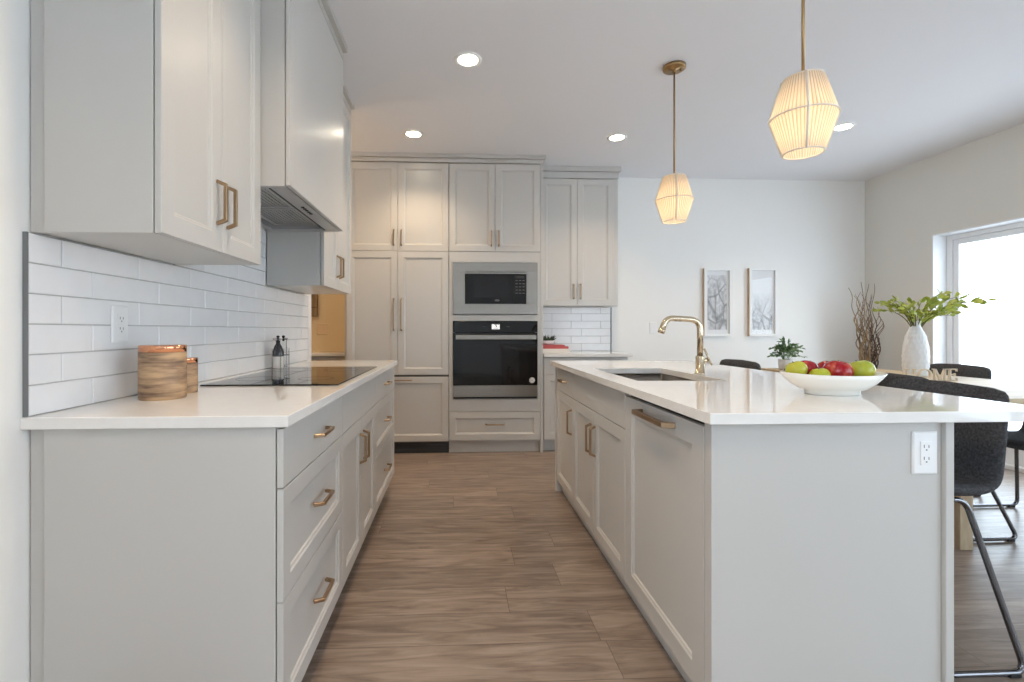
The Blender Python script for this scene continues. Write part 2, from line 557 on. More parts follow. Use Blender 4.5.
# ------------------------------------------------------------------ room shell
b = MB(); b.box(-3.4, XR + 0.2, 2.0, YB + 0.3, -0.06, 0.0); b.box(XL - 0.12, XR + 0.2, YF - 0.2, 2.0, -0.06, 0.0)
struct(b.build('floor', M['floor']))
b = MB(); b.box(-3.4, XR + 0.2, 2.0, YB + 0.3, ZC, ZC + 0.1); b.box(XL - 0.12, XR + 0.2, YF - 0.2, 2.0, ZC, ZC + 0.1)
struct(b.build('ceiling', M['ceiling']))
b = MB(); b.box(-1.02, XR + 0.2, YB, YB + 0.15, 0, ZC)
struct(b.build('wall_back', M['wall']))
b = MB(); b.box(-3.3, -1.02, YB, YB + 0.15, 0, ZC)
struct(b.build('wall_pantry', M['tan']))
b = MB(); b.box(-3.3, -3.15, 2.2, YB, 0, ZC); b.box(-3.15, XL - 0.12, 2.05, 2.2, 0, ZC)
struct(b.build('wall_hall', M['tan']))

def wall_with_holes(name, axis, c0, c1, a0, a1, holes, m):
    """axis 'x': slab between x=c0..c1 running along y; holes are (a0, a1, z0, z1)"""
    b = MB()
    def bx(p0, p1, z0, z1):
        if z1 - z0 < 1e-4 or p1 - p0 < 1e-4: return
        if axis == 'x': b.box(c0, c1, p0, p1, z0, z1)
        else: b.box(p0, p1, c0, c1, z0, z1)
    p = a0
    for h in sorted(holes):
        bx(p, h[0], 0, ZC); bx(h[0], h[1], 0, h[2]); bx(h[0], h[1], h[3], ZC)
        p = h[1]
    bx(p, a1, 0, ZC)
    return struct(b.build(name, m))

wall_with_holes('wall_right', 'x', XR, XR + 0.2, YF, YB, [(DOOR[0], DOOR[1], 0.0, DOOR[2]), WINR], M['wall_side'])
wall_with_holes('wall_left', 'x', XL - 0.12, XL, YF, WEND, [WINL_ADDED], M['wall'])
wall_with_holes('wall_behind', 'y', YF - 0.2, YF, XL - 0.12, XR + 0.2, [WINB], M['wall'])

b = MB()
b.box(XR - 0.014, XR - 0.001, DOOR[1] + 0.03, YB - 0.002, 0, 0.1); b.box(XR - 0.014, XR - 0.001, WINR[1], DOOR[0] - 0.03, 0, 0.1)
struct(b.build('baseboard_right', M['trim'], bevel=0.003))
b = MB(); b.box(1.62, XR - 0.016, YB - 0.014, YB - 0.001, 0, 0.1)
struct(b.build('baseboard_back', M['trim'], bevel=0.003))

# patio door: white lining, sash frames, glass
door = thing('door_1', 'white sliding patio door in the dining wall with snow outside', 'patio door', (XR + 0.12, (DOOR[0] + DOOR[1]) / 2, 0))
door['kind'] = 'structure'
b = MB()
y0, y1, zt = DOOR
b.box(XR - 0.002, XR + 0.2, y1 - 0.012, y1, 0, zt); b.box(XR - 0.002, XR + 0.2, y0, y0 + 0.012, 0, zt)
b.box(XR - 0.002, XR + 0.2, y0 + 0.012, y1 - 0.012, zt - 0.012, zt)
b.build('lining', M['trim'], door, bevel=0.002)
b = MB()
FX0, FX1 = XR + 0.125, XR + 0.19
b.box(FX0, FX1, y1 - 0.06, y1 - 0.013, 0, zt - 0.013); b.box(FX0, FX1, y0 + 0.013, y0 + 0.06, 0, zt - 0.013)
b.box(FX0, FX1, y0 + 0.06, y1 - 0.06, zt - 0.055, zt - 0.013); b.box(FX0 - 0.04, FX1, y0 + 0.06, y1 - 0.06, 0.0, 0.035)
b.build('door_frame', M['trim'], door, bevel=0.003)
ym = (y0 + y1) / 2
for (a0, a1, xo) in ((ym - 0.03, y1 - 0.061, 0.012), (y0 + 0.061, ym + 0.03, 0.038)):
    b = MB()
    xa, xb = FX0 + xo, FX0 + xo + 0.024
    zb0, zb1 = 0.036, zt - 0.056
    b.box(xa, xb, a0, a0 + 0.05, zb0, zb1); b.box(xa, xb, a1 - 0.05, a1, zb0, zb1)
    b.box(xa, xb, a0 + 0.05, a1 - 0.05, zb1 - 0.05, zb1); b.box(xa, xb, a0 + 0.05, a1 - 0.05, zb0, 0.20)
    s = b.build('sash', M['trim'], door, bevel=0.003)
    g = MB(); g.box(xa + 0.009, xa + 0.014, a0 + 0.05, a1 - 0.05, 0.20, zb1 - 0.05)
    g.build('glass_pane', M['glass'], s)

def window(n, axis, plane0, hole):
    lab = {1: 'white framed window behind the viewpoint', 2: 'white framed window in the dining wall near the viewpoint', 3: 'unseen added window in the kitchen wall behind the viewpoint'}[n]
    o = thing('window_%d' % n, lab, 'window',
              (plane0 + 0.1, (hole[0] + hole[1]) / 2, hole[2]) if axis == 'x' else ((hole[0] + hole[1]) / 2, plane0 - 0.1, hole[2]))
    o['kind'] = 'structure'
    a0, a1, z0, z1 = hole
    b = MB(); g = MB()
    def bx(q, p0, p1, za, zb, d0, d1):
        if axis == 'x': q.box(plane0 + d0, plane0 + d1, p0, p1, za, zb)
        else: q.box(p0, p1, plane0 - d1, plane0 - d0, za, zb)
    bx(b, a0 + 0.001, a0 + 0.06, z0 + 0.001, z1 - 0.001, 0.11, 0.17); bx(b, a1 - 0.06, a1 - 0.001, z0 + 0.001, z1 - 0.001, 0.11, 0.17)
    bx(b, a0 + 0.06, a1 - 0.06, z0 + 0.001, z0 + 0.06, 0.11, 0.17); bx(b, a0 + 0.06, a1 - 0.06, z1 - 0.06, z1 - 0.001, 0.11, 0.17)
    m_ = (a0 + a1) / 2
    bx(b, m_ - 0.03, m_ + 0.03, z0 + 0.06, z1 - 0.06, 0.11, 0.17)
    b.build('window_frame', M['trim'], o)
    for p0, p1 in ((a0 + 0.06, m_ - 0.03), (m_ + 0.03, a1 - 0.06)):
        g = MB(); bx(g, p0, p1, z0 + 0.06, z1 - 0.06, 0.138, 0.143)
        g.build('glass_pane', M['glass'], o)
window(1, 'y', YF, WINB)
window(2, 'x', XR, WINR)
window(3, 'x', XL - 0.21, WINL_ADDED)  # added opening that lets more daylight onto the dishwasher side of the island

# ------------------------------------------------------------------ outdoors
b = MB(); b.box(XR + 0.21, 60, -40, 60, -0.4, -0.1); b.box(-30, XR + 0.21, -40, YF - 0.21, -0.4, -0.1); b.box(-30, -3.45, YF - 0.21, 60, -0.4, -0.1); b.box(-3.45, XL - 0.13, YF - 0.21, 1.99, -0.4, -0.1)
struct(b.build('ground', M['snow']))

# ------------------------------------------------------------------ left run: wall tiles
def tile_wall(name, label, basis, w, h, tw, th, offs, thick=0.010, seed=1, upper=None):
    """offs(row) gives where a joint falls in that row; u to the right, v up"""
    rnd = random.Random(seed)
    root = thing(name, label, 'tile backsplash', tuple(basis[0]))
    g = MB(basis); g.box(0, w, 0, h, 0.0005, thick * 0.72)
    if upper: g.box(upper[0], upper[1], h, upper[2], 0.0005, thick * 0.72)
    g.build('grout', M['grout'], root)
    b = MB(basis)
    gr = 0.0028
    rows = int(math.ceil((upper[2] if upper else h) / th))
    for r_ in range(rows):
        hi = r_ * th + 0.02 > h
        ua, ub = (upper[0], upper[1]) if hi else (0, w)
        v0, v1 = r_ * th + gr / 2, min(upper[2] if hi else h, (r_ + 1) * th) - gr / 2
        if v1 - v0 < 0.008: continue
        k = -2
        while True:
            u0 = offs(r_) + k * tw; u1 = u0 + tw; k += 1
            if u0 >= ub: break
            a, c = max(ua, u0) + gr / 2, min(ub, u1) - gr / 2
            if c - a < 0.006: continue
            d = [thick + rnd.uniform(-0.0007, 0.0007) for _ in range(4)]
            e = 0.002
            b.rings([[(a, v0, 0.001), (c, v0, 0.001), (c, v1, 0.001), (a, v1, 0.001)],
                     [(a, v0, d[0] - e), (c, v0, d[1] - e), (c, v1, d[2] - e), (a, v1, d[3] - e)],
                     [(a + e, v0 + e, d[0]), (c - e, v0 + e, d[1]), (c - e, v1 - e, d[2]), (a + e, v1 - e, d[3])]], False, True, smooth=False)
    b.build('tile_field', M['tile'], root)
    return root

YE = 1.250
CT = 0.914
BS = (Vector((XL, YE - 0.005, CT + 0.0005)), VY, VZ, VX)
def offs_l(r_):
    return (0.106 if r_ % 2 else 0.215) - 0.004
bsw = 3.50 - YE
tile_wall('backsplash', 'glossy white subway tile backsplash over the cooktop run', BS, bsw, 0.4655, 0.3125, 0.0778, offs_l, 0.012, 3, upper=(1.872 - YE + 0.005, 2.731 - YE + 0.005, 0.83))
b = MB(); b.box(XL + 0.0003, XL + 0.0125, YE - 0.0085, YE - 0.0055, CT + 0.0005, 1.380)
struct(b.build('trim_1', M['alu']))

# ------------------------------------------------------------------ left run: base cabinets
FX = -0.470        # carcass front plane
def base_cabinet(name, label, y0, y1, end_panel=False):
    root = thing(name, label, 'cabinet', ((XL + FX) / 2, (y0 + y1) / 2, 0))
    b = MB(); b.box(XL + 0.003, FX - 0.001, y0 + 0.001, y1 - 0.001, 0.11, 0.882)
    b.build('carcass', M['cab'], root)
    b = MB(); b.box(XL + 0.003, FX - 0.06, y0 + (0.02 if end_panel else 0.001), y1 - 0.001, 0.0, 0.11)
    b.build('toe_kick', M['cab'], root)
    if end_panel:
        b = MB(); b.box(XL + 0.044, FX, y0 - 0.018, y0, 0.0, 0.883)
        b.build('end_panel', M['cab'], root, bevel=0.002)
        b = MB(); b.box(XL + 0.004, XL + 0.042, y0 - 0.009, y0, 0.0, 0.883)
        b.build('filler_strip', M['cab'], root, bevel=0.002)
    return root

D0, D1, D2, D3 = YE + 0.018, 1.885, 2.62, 3.41
Z_T0, Z_T1 = 0.722, 0.878
cb = base_cabinet('drawer_cabinet', 'greige base cabinet of three drawers at the open end of the cooktop run', YE + 0.018, D1, True)
for z0, z1 in ((0.722, 0.878), (0.426, 0.722), (0.115, 0.426)):
    o, B = front('drawer', cb, '+x', FX, D0 - 0.018, z0, D1 - D0 + 0.018, z1 - z0, 'slab' if z0 > 0.7 else 'shaker', fw=0.055)
    handle(o, B, (D1 - D0 + 0.018) * 0.52, (z1 - z0) / 2 + (0.0 if z0 > 0.7 else 0.01), 0.135, False)
cb = base_cabinet('cooktop_cabinet', 'greige two door base cabinet under the black cooktop', D1, D2)
o, B = front('false_front', cb, '+x', FX, D1, Z_T0, D2 - D1, Z_T1 - Z_T0, 'slab')
ymid = (D1 + D2) / 2
for k in (0, 1):
    o, B = front('door', cb, '+x', FX, D1 if k == 0 else ymid, 0.115, ymid - D1, 0.722 - 0.115)
    handle(o, B, (ymid - D1) - 0.04 if k == 0 else 0.04, 0.722 - 0.115 - 0.135, 0.135, True)
cb = base_cabinet('drawer_cabinet', 'greige base cabinet of three drawers nearest the pantry opening', D2, D3)
for z0, z1 in ((0.722, 0.878), (0.426, 0.722), (0.115, 0.426)):
    o, B = front('drawer', cb, '+x', FX, D2, z0, D3 - D2, z1 - z0, 'slab' if z0 > 0.7 else 'shaker', fw=0.055)
    handle(o, B, (D3 - D2) / 2, (z1 - z0) / 2, 0.135, False)

b = MB(); b.box(XL + 0.0005, -0.432, 1.234, 3.445, 0.884, CT)
tag(b.build('countertop', M['quartz'], bevel=0.002), 'white quartz countertop of the cooktop run along the tiled wall', 'countertop')

# cooktop
ck = thing('cooktop', 'black glass induction cooktop set into the white counter', 'cooktop', (-0.735, 2.33, CT))
b = MB(); b.box(-1.0, -0.47, 1.893, 2.80, CT + 0.0004, CT + 0.006)
b.build('glass_top', M['black_glass'], ck, bevel=0.0015)
for (cx_, cy_, rr) in ((-0.87, 2.12, 0.09), (-0.87, 2.57, 0.1), (-0.62, 2.12, 0.075), (-0.62, 2.57, 0.09)):
    b = MB(); b.lathe([(rr, 0), (rr, 0.0003), (rr - 0.001, 0.0003), (rr - 0.001, 0)], 40, (cx_, cy_, CT + 0.0061), cap0=False, cap1=False)
    b.build('zone_marking', M['grille'], ck)

# ------------------------------------------------------------------ left run: wall cabinets and hood
UX = -0.777
def crown(root, side, x0, x1, y0, y1, ret0=False):
    b = MB()
    e = 0.0
    if side == '+x':
        b.box(x0, x1 + 0.020, y0, y1, 2.668, 2.705); b.box(x0, x1 + 0.044, y0, y1, 2.706, ZC - 0.001)
    else:
        b.box(x0, x1, y0 - 0.020, y1, 2.668, 2.705); b.box(x0, x1 + 0.02, y0 - 0.044, y1, 2.706, ZC - 0.001)
    return b.build('crown_moulding', M['cab'], root, bevel=0.003)

def wall_cabinet(name, label, y0, y1, z0, split, hz, end_panel=False):
    root = thing(name, label, 'wall cabinet', ((XL + UX) / 2, (y0 + y1) / 2, z0))
    b = MB(); b.box(XL + 0.014, UX - 0.001, y0 + 0.001, y1 - 0.001, z0 + 0.002, 2.667)
    b.build('carcass', M['cab'], root)
    if end_panel:
        b = MB(); b.box(XL + 0.044, UX, y0 - 0.018, y0, z0, 2.667)
        b.build('end_panel', M['cab'], root, bevel=0.002)
        b = MB(); b.box(XL + 0.003, XL + 0.042, y0 - 0.008, y0, z0, 2.667)
        b.build('filler_strip', M['cab'], root, bevel=0.002)
        y0 -= 0.018
    for k, (a, c) in enumerate(((y0, split), (split, y1))):
        o, B = front('door', root, '+x', UX, a, z0, c - a, 2.662 - z0)
        handle(o, B, (c - a) - 0.033 if k == 0 else 0.033, hz - z0, 0.135, True)
    crown(root, '+x', XL + 0.014, UX, y0, y1)
    return root
wall_cabinet('wall_cabinet', 'tall greige two door wall cabinet over the wooden canisters', YE + 0.018, 1.868, 1.381, 1.566, 1.535, True)
wall_cabinet('wall_cabinet', 'greige two door wall cabinet beyond the range hood', 2.735, 3.43, 1.385, 3.05, 1.53)

HX = -0.668
hood = thing('hood_cabinet', 'plain greige hood cover box between the two wall cabinets', 'range hood', ((XL + HX) / 2, 2.3, 1.70))
b = MB(); b.box(XL + 0.014, HX, 1.870, 1.888, 1.69, 2.667); b.box(XL + 0.014, HX, 2.715, 2.733, 1.69, 2.667)
b.box(XL + 0.014, XL + 0.03, 1.888, 2.715, 1.75, 2.667); b.box(XL + 0.03, HX, 1.888, 2.715, 1.76, 1.775)
b.build('box', M['cab'], hood)
o, B = front('front_panel', hood, '+x', HX, 1.870, 1.692, 0.863, 2.662 - 1.692, 'slab')
crown(hood, '+x', XL + 0.014, HX, 1.870, 2.733)
hl = thing('hood_liner', 'stainless steel extractor insert under the greige hood cover', 'extractor', (-0.88, 2.3, 1.693))
b = MB()
x0, x1, yy0, yy1 = XL + 0.034, HX - 0.002, 1.890, 2.713
b.box(x0, x1, yy0, yy0 + 0.03, 1.693, 1.755); b.box(x0, x1, yy1 - 0.03, yy1, 1.693, 1.755)
b.box(x0, x0 + 0.03, yy0 + 0.03, yy1 - 0.03, 1.693, 1.755); b.box(x1 - 0.07, x1, yy0 + 0.03, yy1 - 0.03, 1.693, 1.755)
b.box(x0 + 0.03, x1 - 0.07, yy0 + 0.03, yy1 - 0.03, 1.74, 1.755)
b.build('liner_body', M['steel_dk'], hl, bevel=0.002)
for k in range(2):
    a = yy0 + 0.045 + k * 0.37; c = a + 0.355
    b = MB()
    b.box(x0 + 0.05, x0 + 0.07, a, c, 1.71, 1.738); b.box(x1 - 0.115, x1 - 0.095, a, c, 1.71, 1.738)
    b.box(x0 + 0.07, x1 - 0.115, a, a + 0.018, 1.71, 1.738); b.box(x0 + 0.07, x1 - 0.115, c - 0.018, c, 1.71, 1.738)
    n = 10
    for i in range(n):
        xx = x0 + 0.075 + i * (x1 - 0.115 - x0 - 0.08) / n
        b.box(xx, xx + 0.012, a + 0.018, c - 0.018, 1.716, 1.722)
    b.build('grease_filter', M['steel_dk'], hl)
b = MB()
for k in range(5):
    b.lathe([(0.008, 0), (0.008, 0.004)], 12, (x1 - 0.035, 2.2 + 0.03 * k, 1.6895))
b.build('button_row', M['black'], hl)
b = MB(); b.box(x1 - 0.074, x1 - 0.068, yy0 + 0.02, yy1 - 0.02, 1.6905, 1.694)
b.build('slot', M['black'], hl)

# ------------------------------------------------------------------ outlets
def outlet(name, label, basis, switches=0, m='plastic_w'):
    root = thing(name, label, 'outlet' if not switches else 'light switch', tuple(basis[0]))
    w = 0.072 if switches < 2 else 0.116
    b = MB(basis)
    e = 0.004
    b.rings([[(-w / 2, -0.059, 0.0004), (w / 2, -0.059, 0.0004), (w / 2, 0.059, 0.0004), (-w / 2, 0.059, 0.0004)],
             [(-w / 2, -0.059, 0.003), (w / 2, -0.059, 0.003), (w / 2, 0.059, 0.003), (-w / 2, 0.059, 0.003)],
             [(-w / 2 + e, -0.059 + e, 0.006), (w / 2 - e, -0.059 + e, 0.006), (w / 2 - e, 0.059 - e, 0.006), (-w / 2 + e, 0.059 - e, 0.006)]], smooth=False)
    b.build('cover_plate', M[m], root)
    cols = [0.0] if switches < 2 else [-0.023, 0.023]
    for c in cols:
        b = MB(basis); b.box(c - 0.0165, c + 0.0165, -0.033, 0.033, 0.0062, 0.0085)
        r_ = b.build('receptacle' if not switches else 'rocker', M[m], root, bevel=0.001)
        if not switches:
            b = MB(basis)
            for s in (-0.0165, 0.0165):
                b.box(c - 0.008, c - 0.0055, s - 0.002, s + 0.007, 0.0086, 0.0088)
                b.box(c + 0.0055, c + 0.008, s - 0.002, s + 0.006, 0.0086, 0.0088)
                b.box(c - 0.0022, c + 0.0022, s - 0.0095, s - 0.0055, 0.0086, 0.0088)
            b.build('slot', M['slot'], r_)
    return root
outlet('wall_outlet', 'white duplex outlet on the tile above the canisters', (Vector((XL + 0.013, 1.563, 1.152)), VY, VZ, VX))

# ------------------------------------------------------------------ counter items on the cooktop run
def canister(name, label, loc, r, h, lid):
    root = thing(name, label, 'canister', loc, group='wooden canisters with copper lids')
    b = MB()
    b.lathe([(r * 0.97, 0), (r, 0.006), (r, h - lid), (r * 0.985, h - lid + 0.001)], 48)
    b.build('body', M['mango'], root, world=False)
    b = MB()
    b.lathe([(r * 1.004, h - lid + 0.0012), (r * 1.006, h - 0.003), (r * 0.98, h), (r * 0.9, h + 0.0005)], 48)
    b.build('lid', M['copper'], root, world=False)['label'] = 'polished copper lid'
    return root
canister('canister', 'large mango wood canister with a copper lid on the cooktop counter', (-0.948, 1.575, CT), 0.066, 0.171, 0.023)
canister('canister', 'small wooden canister with a copper lid half hidden behind the large one', (-0.962, 1.715, CT), 0.044, 0.122, 0.018)

cr = thing('cruet_set', 'pair of oil and vinegar bottles in a wire holder behind the cooktop', 'cruet set', (-0.975, 2.70, CT + 0.006))
cr.location = (-1.012, 2.765, CT)
def bottle(mb, c, r, h):
    mb.lathe([(r * 0.9, 0.003), (r, 0.01), (r, h * 0.62), (r * 0.75, h * 0.78), (r * 0.42, h * 0.88), (r * 0.42, h)], 20, c)
b = MB(); bottle(b, (0.0, -0.035, 0), 0.029, 0.16); bt = b.build('vinegar_bottle', M['vinegar'], cr, world=False)
b = MB(); b.lathe([(0.0294, 0.004), (0.0296, 0.07), (0.0294, 0.0705)], 20, (0, -0.035, 0), cap0=False, cap1=False)
b.build('bottle_label', M['label'], bt, world=False)
b = MB(); bottle(b, (0.005, 0.035, 0), 0.028, 0.155); b.build('oil_bottle', M['bottle_g'], cr, world=False)
b = MB()
for c in ((0.0, -0.035), (0.005, 0.035)):
    for z in (0.004, 0.075):
        b.tube([(c[0] + 0.0335 * math.cos(2 * PI * k / 20), c[1] + 0.0335 * math.sin(2 * PI * k / 20), z) for k in range(20)], 0.0016, 6, closed=True)
    for k in range(4):
        a = PI / 4 + k * PI / 2
        b.tube([(c[0] + 0.0335 * math.cos(a), c[1] + 0.0335 * math.sin(a), 0.002), (c[0] + 0.0335 * math.cos(a), c[1] + 0.0335 * math.sin(a), 0.115)], 0.0014, 6)
b.tube([(0.036 * math.cos(2 * PI * k / 24) * 0.9, 0.07 * math.sin(2 * PI * k / 24), 0.168 + 0.004 * math.cos(4 * PI * k / 24)) for k in range(24)], 0.002, 6, closed=True)
b.tube([(0.033, 0, 0.07), (0.034, 0, 0.168)], 0.0018, 6)
b.build('wire_holder', M['wire'], cr, world=False)
b = MB(); b.lathe([(0.006, 0.16), (0.005, 0.175), (0.009, 0.178), (0.008, 0.186), (0.003, 0.188)], 12, (0, -0.035, 0)); b.build('stopper', M['black'], cr, world=False)
b = MB(); b.lathe([(0.006, 0.155), (0.005, 0.175), (0.009, 0.178), (0.008, 0.186), (0.003, 0.188)], 12, (0.005, 0.035, 0)); b.build('stopper', M['black'], cr, world=False)

# ------------------------------------------------------------------ pantry beyond the left wall
b = MB(); b.box(-3.1, -1.032, 4.60, YB - 0.001, 0.884, CT)
tag(b.build('pantry_countertop', M['quartz'], bevel=0.002), 'white worktop against the tan pantry wall', 'countertop')
pc = thing('pantry_cabinet', 'greige base cabinet under the pantry worktop', 'cabinet', (-2.0, 4.77, 0))
b = MB(); b.box(-3.1, -1.04, 4.66, YB - 0.002, 0.0, 0.883); b.build('carcass', M['cab'], pc)
for k in range(4):
    o, B = front('door', pc, '-y', 4.66, -3.05 + k * 0.5, 0.11, 0.5, 0.76)
    handle(o, B, 0.46 if k % 2 == 0 else 0.04, 0.62, 0.15, True)
outlet('light_switch', 'double switch plate on the tan pantry wall', (Vector((-1.378, YB - 0.0005, 1.143)), VX, VZ, -VY), switches=2, m='plate_tan')
pl = thing('wall_plaque', 'weathered plank plaque hung on the tan pantry wall', 'wall plaque', (-1.53, YB, 1.262))
b = MB(); b.box(-1.66, -1.425, YB - 0.03, YB - 0.001, 1.27, 1.82)
b.build('board', M['plaque'], pl, bevel=0.004)
for z in (1.36, 1.49, 1.62, 1.75):
    b = MB(); b.box(-1.652, -1.433, YB - 0.034, YB - 0.0302, z, z + 0.006); b.build('groove', M['twig_dk'], pl)
pd = lamp('pantry_ceiling_bulb', 'POINT', (-1.9, 3.9, 2.35), 21.0, (1.0, 0.72, 0.44))
pd.data.shadow_soft_size = 0.12

# ------------------------------------------------------------------ tall wall: fridge and oven units
TY = 4.38         # carcass front plane; fronts stand 2 cm proud
def tall_shell(name, label, cat, x0, x1, z0, z1, toe=True, sides=(0.018, 0.018)):
    root = thing(name, label, cat, ((x0 + x1) / 2, (TY + YB) / 2, 0 if toe else z0))
    return root

# panel-ready fridge: three fronts and a dark grille
fr = thing('panel_fridge', 'built in fridge behind two tall greige doors and a freezer drawer', 'fridge', (-0.51, 4.65, 0))
b = MB(); b.box(-1.028, -1.010, TY, YB - 0.003, 0.0, 2.667)
b.build('side_panel', M['cab'], fr, bevel=0.0015)
b = MB(); b.box(-1.008, -0.082, TY, YB - 0.003, 0.1, 1.853)
b.build('carcass', M['cab_in'], fr)
X0, XM, X1 = -1.008, -0.545, -0.080
for k, (a, c) in enumerate(((X0, XM), (XM, X1))):
    o, B = front('door', fr, '-y', TY, a, 0.722, c - a, 1.853 - 0.722)
    handle(o, B, (c - a) - 0.034 if k == 0 else 0.034, 1.275 - 0.722, 0.29, True)
o, B = front('freezer_drawer', fr, '-y', TY, X0, 0.112, X1 - X0, 0.706 - 0.112)
handle(o, B, (X1 - X0) / 2 - 0.0, 0.565, 0.26, False)
b = MB(); b.box(X0, X1, TY + 0.02, TY + 0.04, 0.0, 0.105)
for k in range(6):
    b.box(X0 + 0.01, X1 - 0.01, TY + 0.015, TY + 0.02, 0.012 + k * 0.015, 0.019 + k * 0.015)
b.build('toe_grille', M['grille'], fr)['label'] = 'dark slotted toe grille'

uc = thing('over_fridge_cabinet', 'greige two door cabinet above the tall fridge doors', 'wall cabinet', (-0.51, 4.65, 1.853))
b = MB(); b.box(X0, X1 - 0.002, TY, YB - 0.003, 1.854, 2.667)
b.build('carcass', M['cab'], uc)
for k, (a, c) in enumerate(((X0, XM), (XM, X1))):
    o, B = front('door', uc, '-y', TY, a, 1.853, c - a, 2.662 - 1.853)
    handle(o, B, (c - a) - 0.034 if k == 0 else 0.034, 1.977 - 1.853, 0.145, True)

ov = thing('oven_cabinet', 'tall greige cabinet housing the microwave and the wall oven', 'cabinet', (0.345, 4.65, 0))
OX0, OXM, OX1 = -0.077, 0.345, 0.765
b = MB()
b.box(OX0, OX0 + 0.034, TY, YB - 0.003, 0.1, 2.667); b.box(OX1 - 0.03, OX1, TY, YB - 0.003, 0.1, 2.667)
b.box(OX0 + 0.034, OX1 - 0.03, YB - 0.02, YB - 0.003, 0.1, 2.667)
for z0, z1 in ((0.1, 0.118), (0.38, 0.50), (1.22, 1.27), (1.758, 1.852), (2.64, 2.667)):
    b.box(OX0 + 0.034, OX1 - 0.03, TY, YB - 0.02, z0, z1)
b.build('carcass', M['cab'], ov)
b = MB(); b.box(OX0, OX0 + 0.032, TY - 0.019, TY - 0.001, 0.385, 1.850); b.box(OX1 - 0.026, OX1, TY - 0.019, TY - 0.001, 0.385, 1.850)
for z0, z1 in ((0.385, 0.498), (1.218, 1.272), (1.756, 1.850)):
    b.box(OX0 + 0.032, OX1 - 0.026, TY - 0.019, TY - 0.001, z0, z1)
b.build('face_frame', M['cab'], ov)
for k, (a, c) in enumerate(((OX0, OXM), (OXM, OX1))):
    o, B = front('door', ov, '-y', TY, a, 1.853, c - a, 2.662 - 1.853)
    handle(o, B, (c - a) - 0.034 if k == 0 else 0.034, 1.977 - 1.853, 0.145, True)
o, B = front('drawer', ov, '-y', TY, OX0, 0.118, OX1 - OX0, 0.381 - 0.118)
handle(o, B, (OX1 - OX0) / 2, 0.148, 0.17, False)
b = MB(); b.box(OX0, OX1, TY + 0.03, TY + 0.05, 0.0, 0.1)
b.build('toe_kick', M['cab'], ov)
b = MB(); b.box(OX1 + 0.001, OX1 + 0.026, TY - 0.02, YB - 0.003, 0.0, 2.667)
b.build('side_panel', M['cab'], ov, bevel=0.0015)
b = MB(); b.box(-1.028, OX1 + 0.026, TY - 0.03, TY + 0.05, 2.668, 2.703); b.box(-1.028, OX1 + 0.046, TY - 0.056, TY + 0.05, 2.704, ZC - 0.001)
struct(b.build('trim_2', M['cab'], bevel=0.004))

# microwave
mw = thing('microwave', 'built in microwave with a wide steel surround above the oven', 'microwave', (0.345, 4.5, 1.276))
MX0, MX1, MZ0, MZ1 = -0.043, 0.737, 1.277, 1.752
yf = TY - 0.036
b = MB(); b.box(MX0 + 0.03, MX1 - 0.03, TY - 0.010, TY + 0.4, MZ0 + 0.02, MZ1 - 0.02); b.build('body', M['black'], mw)
b = MB()
dx0, dx1, dz0, dz1 = 0.068, 0.632, 1.372, 1.668
b.box(MX0, MX1, yf, TY - 0.020, dz1, MZ1); b.box(MX0, MX1, yf, TY - 0.020, MZ0, dz0)
b.box(MX0, dx0, yf, TY - 0.020, dz0, dz1); b.box(dx1, MX1, yf, TY - 0.020, dz0, dz1)
b.build('surround', M['steel'], mw, bevel=0.0015)
b = MB(); b.box(dx0 + 0.001, dx1 - 0.125, yf - 0.004, TY - 0.021, dz0 + 0.001, dz1 - 0.021)
dr = b.build('door', M['black_glass'], mw, bevel=0.0015)
b = MB(); b.box(dx0 + 0.08, dx1 - 0.165, yf - 0.0048, yf - 0.0042, dz0 + 0.06, dz1 - 0.045)
b.build('window', M['dark_win'], dr)
b = MB(); b.lathe([(0.001, -0.0055), (0.011, -0.0052), (0.011, -0.0042)], 24, (0, 0, 0), sy=1)
lg = MB((Vector((0.362, yf - 0.004, 1.404)), VX, VZ, -VY)); lg.lathe([(0.022, 0.0001), (0.022, 0.0006), (0.016, 0.0006), (0.016, 0.0001)], 28, sy=0.42, cap0=False, cap1=False)
lg.box(-0.012, 0.012, -0.0025, 0.0025, 0.0001, 0.0005)
lg.build('emblem', M['steel'], dr)
b = MB(); b.box(dx1 - 0.124, dx1 - 0.001, yf - 0.004, TY - 0.021, dz0 + 0.001, dz1 - 0.021)
cp = b.build('control_panel', M['black_glass'], mw, bevel=0.0015)
for j in range(5):
    for i in range(3):
        k = MB(); x = dx1 - 0.1 + i * 0.032; z = dz1 - 0.06 - 0.024 - j * 0.029
        k.box(x, x + 0.02, yf - 0.0048, yf - 0.0041, z, z + 0.006)
        k.build('key', M['slot'], cp)
k = MB(); k.box(dx1 - 0.1, dx1 - 0.02, yf - 0.0048, yf - 0.0041, dz1 - 0.06, dz1 - 0.038); k.build('display', M['grille'], cp)
b = MB(); b.box(dx0 + 0.001, dx1 - 0.001, yf - 0.006, TY - 0.021, dz1 - 0.019, dz1 - 0.006); b.build('top_strip', M['steel'], mw)

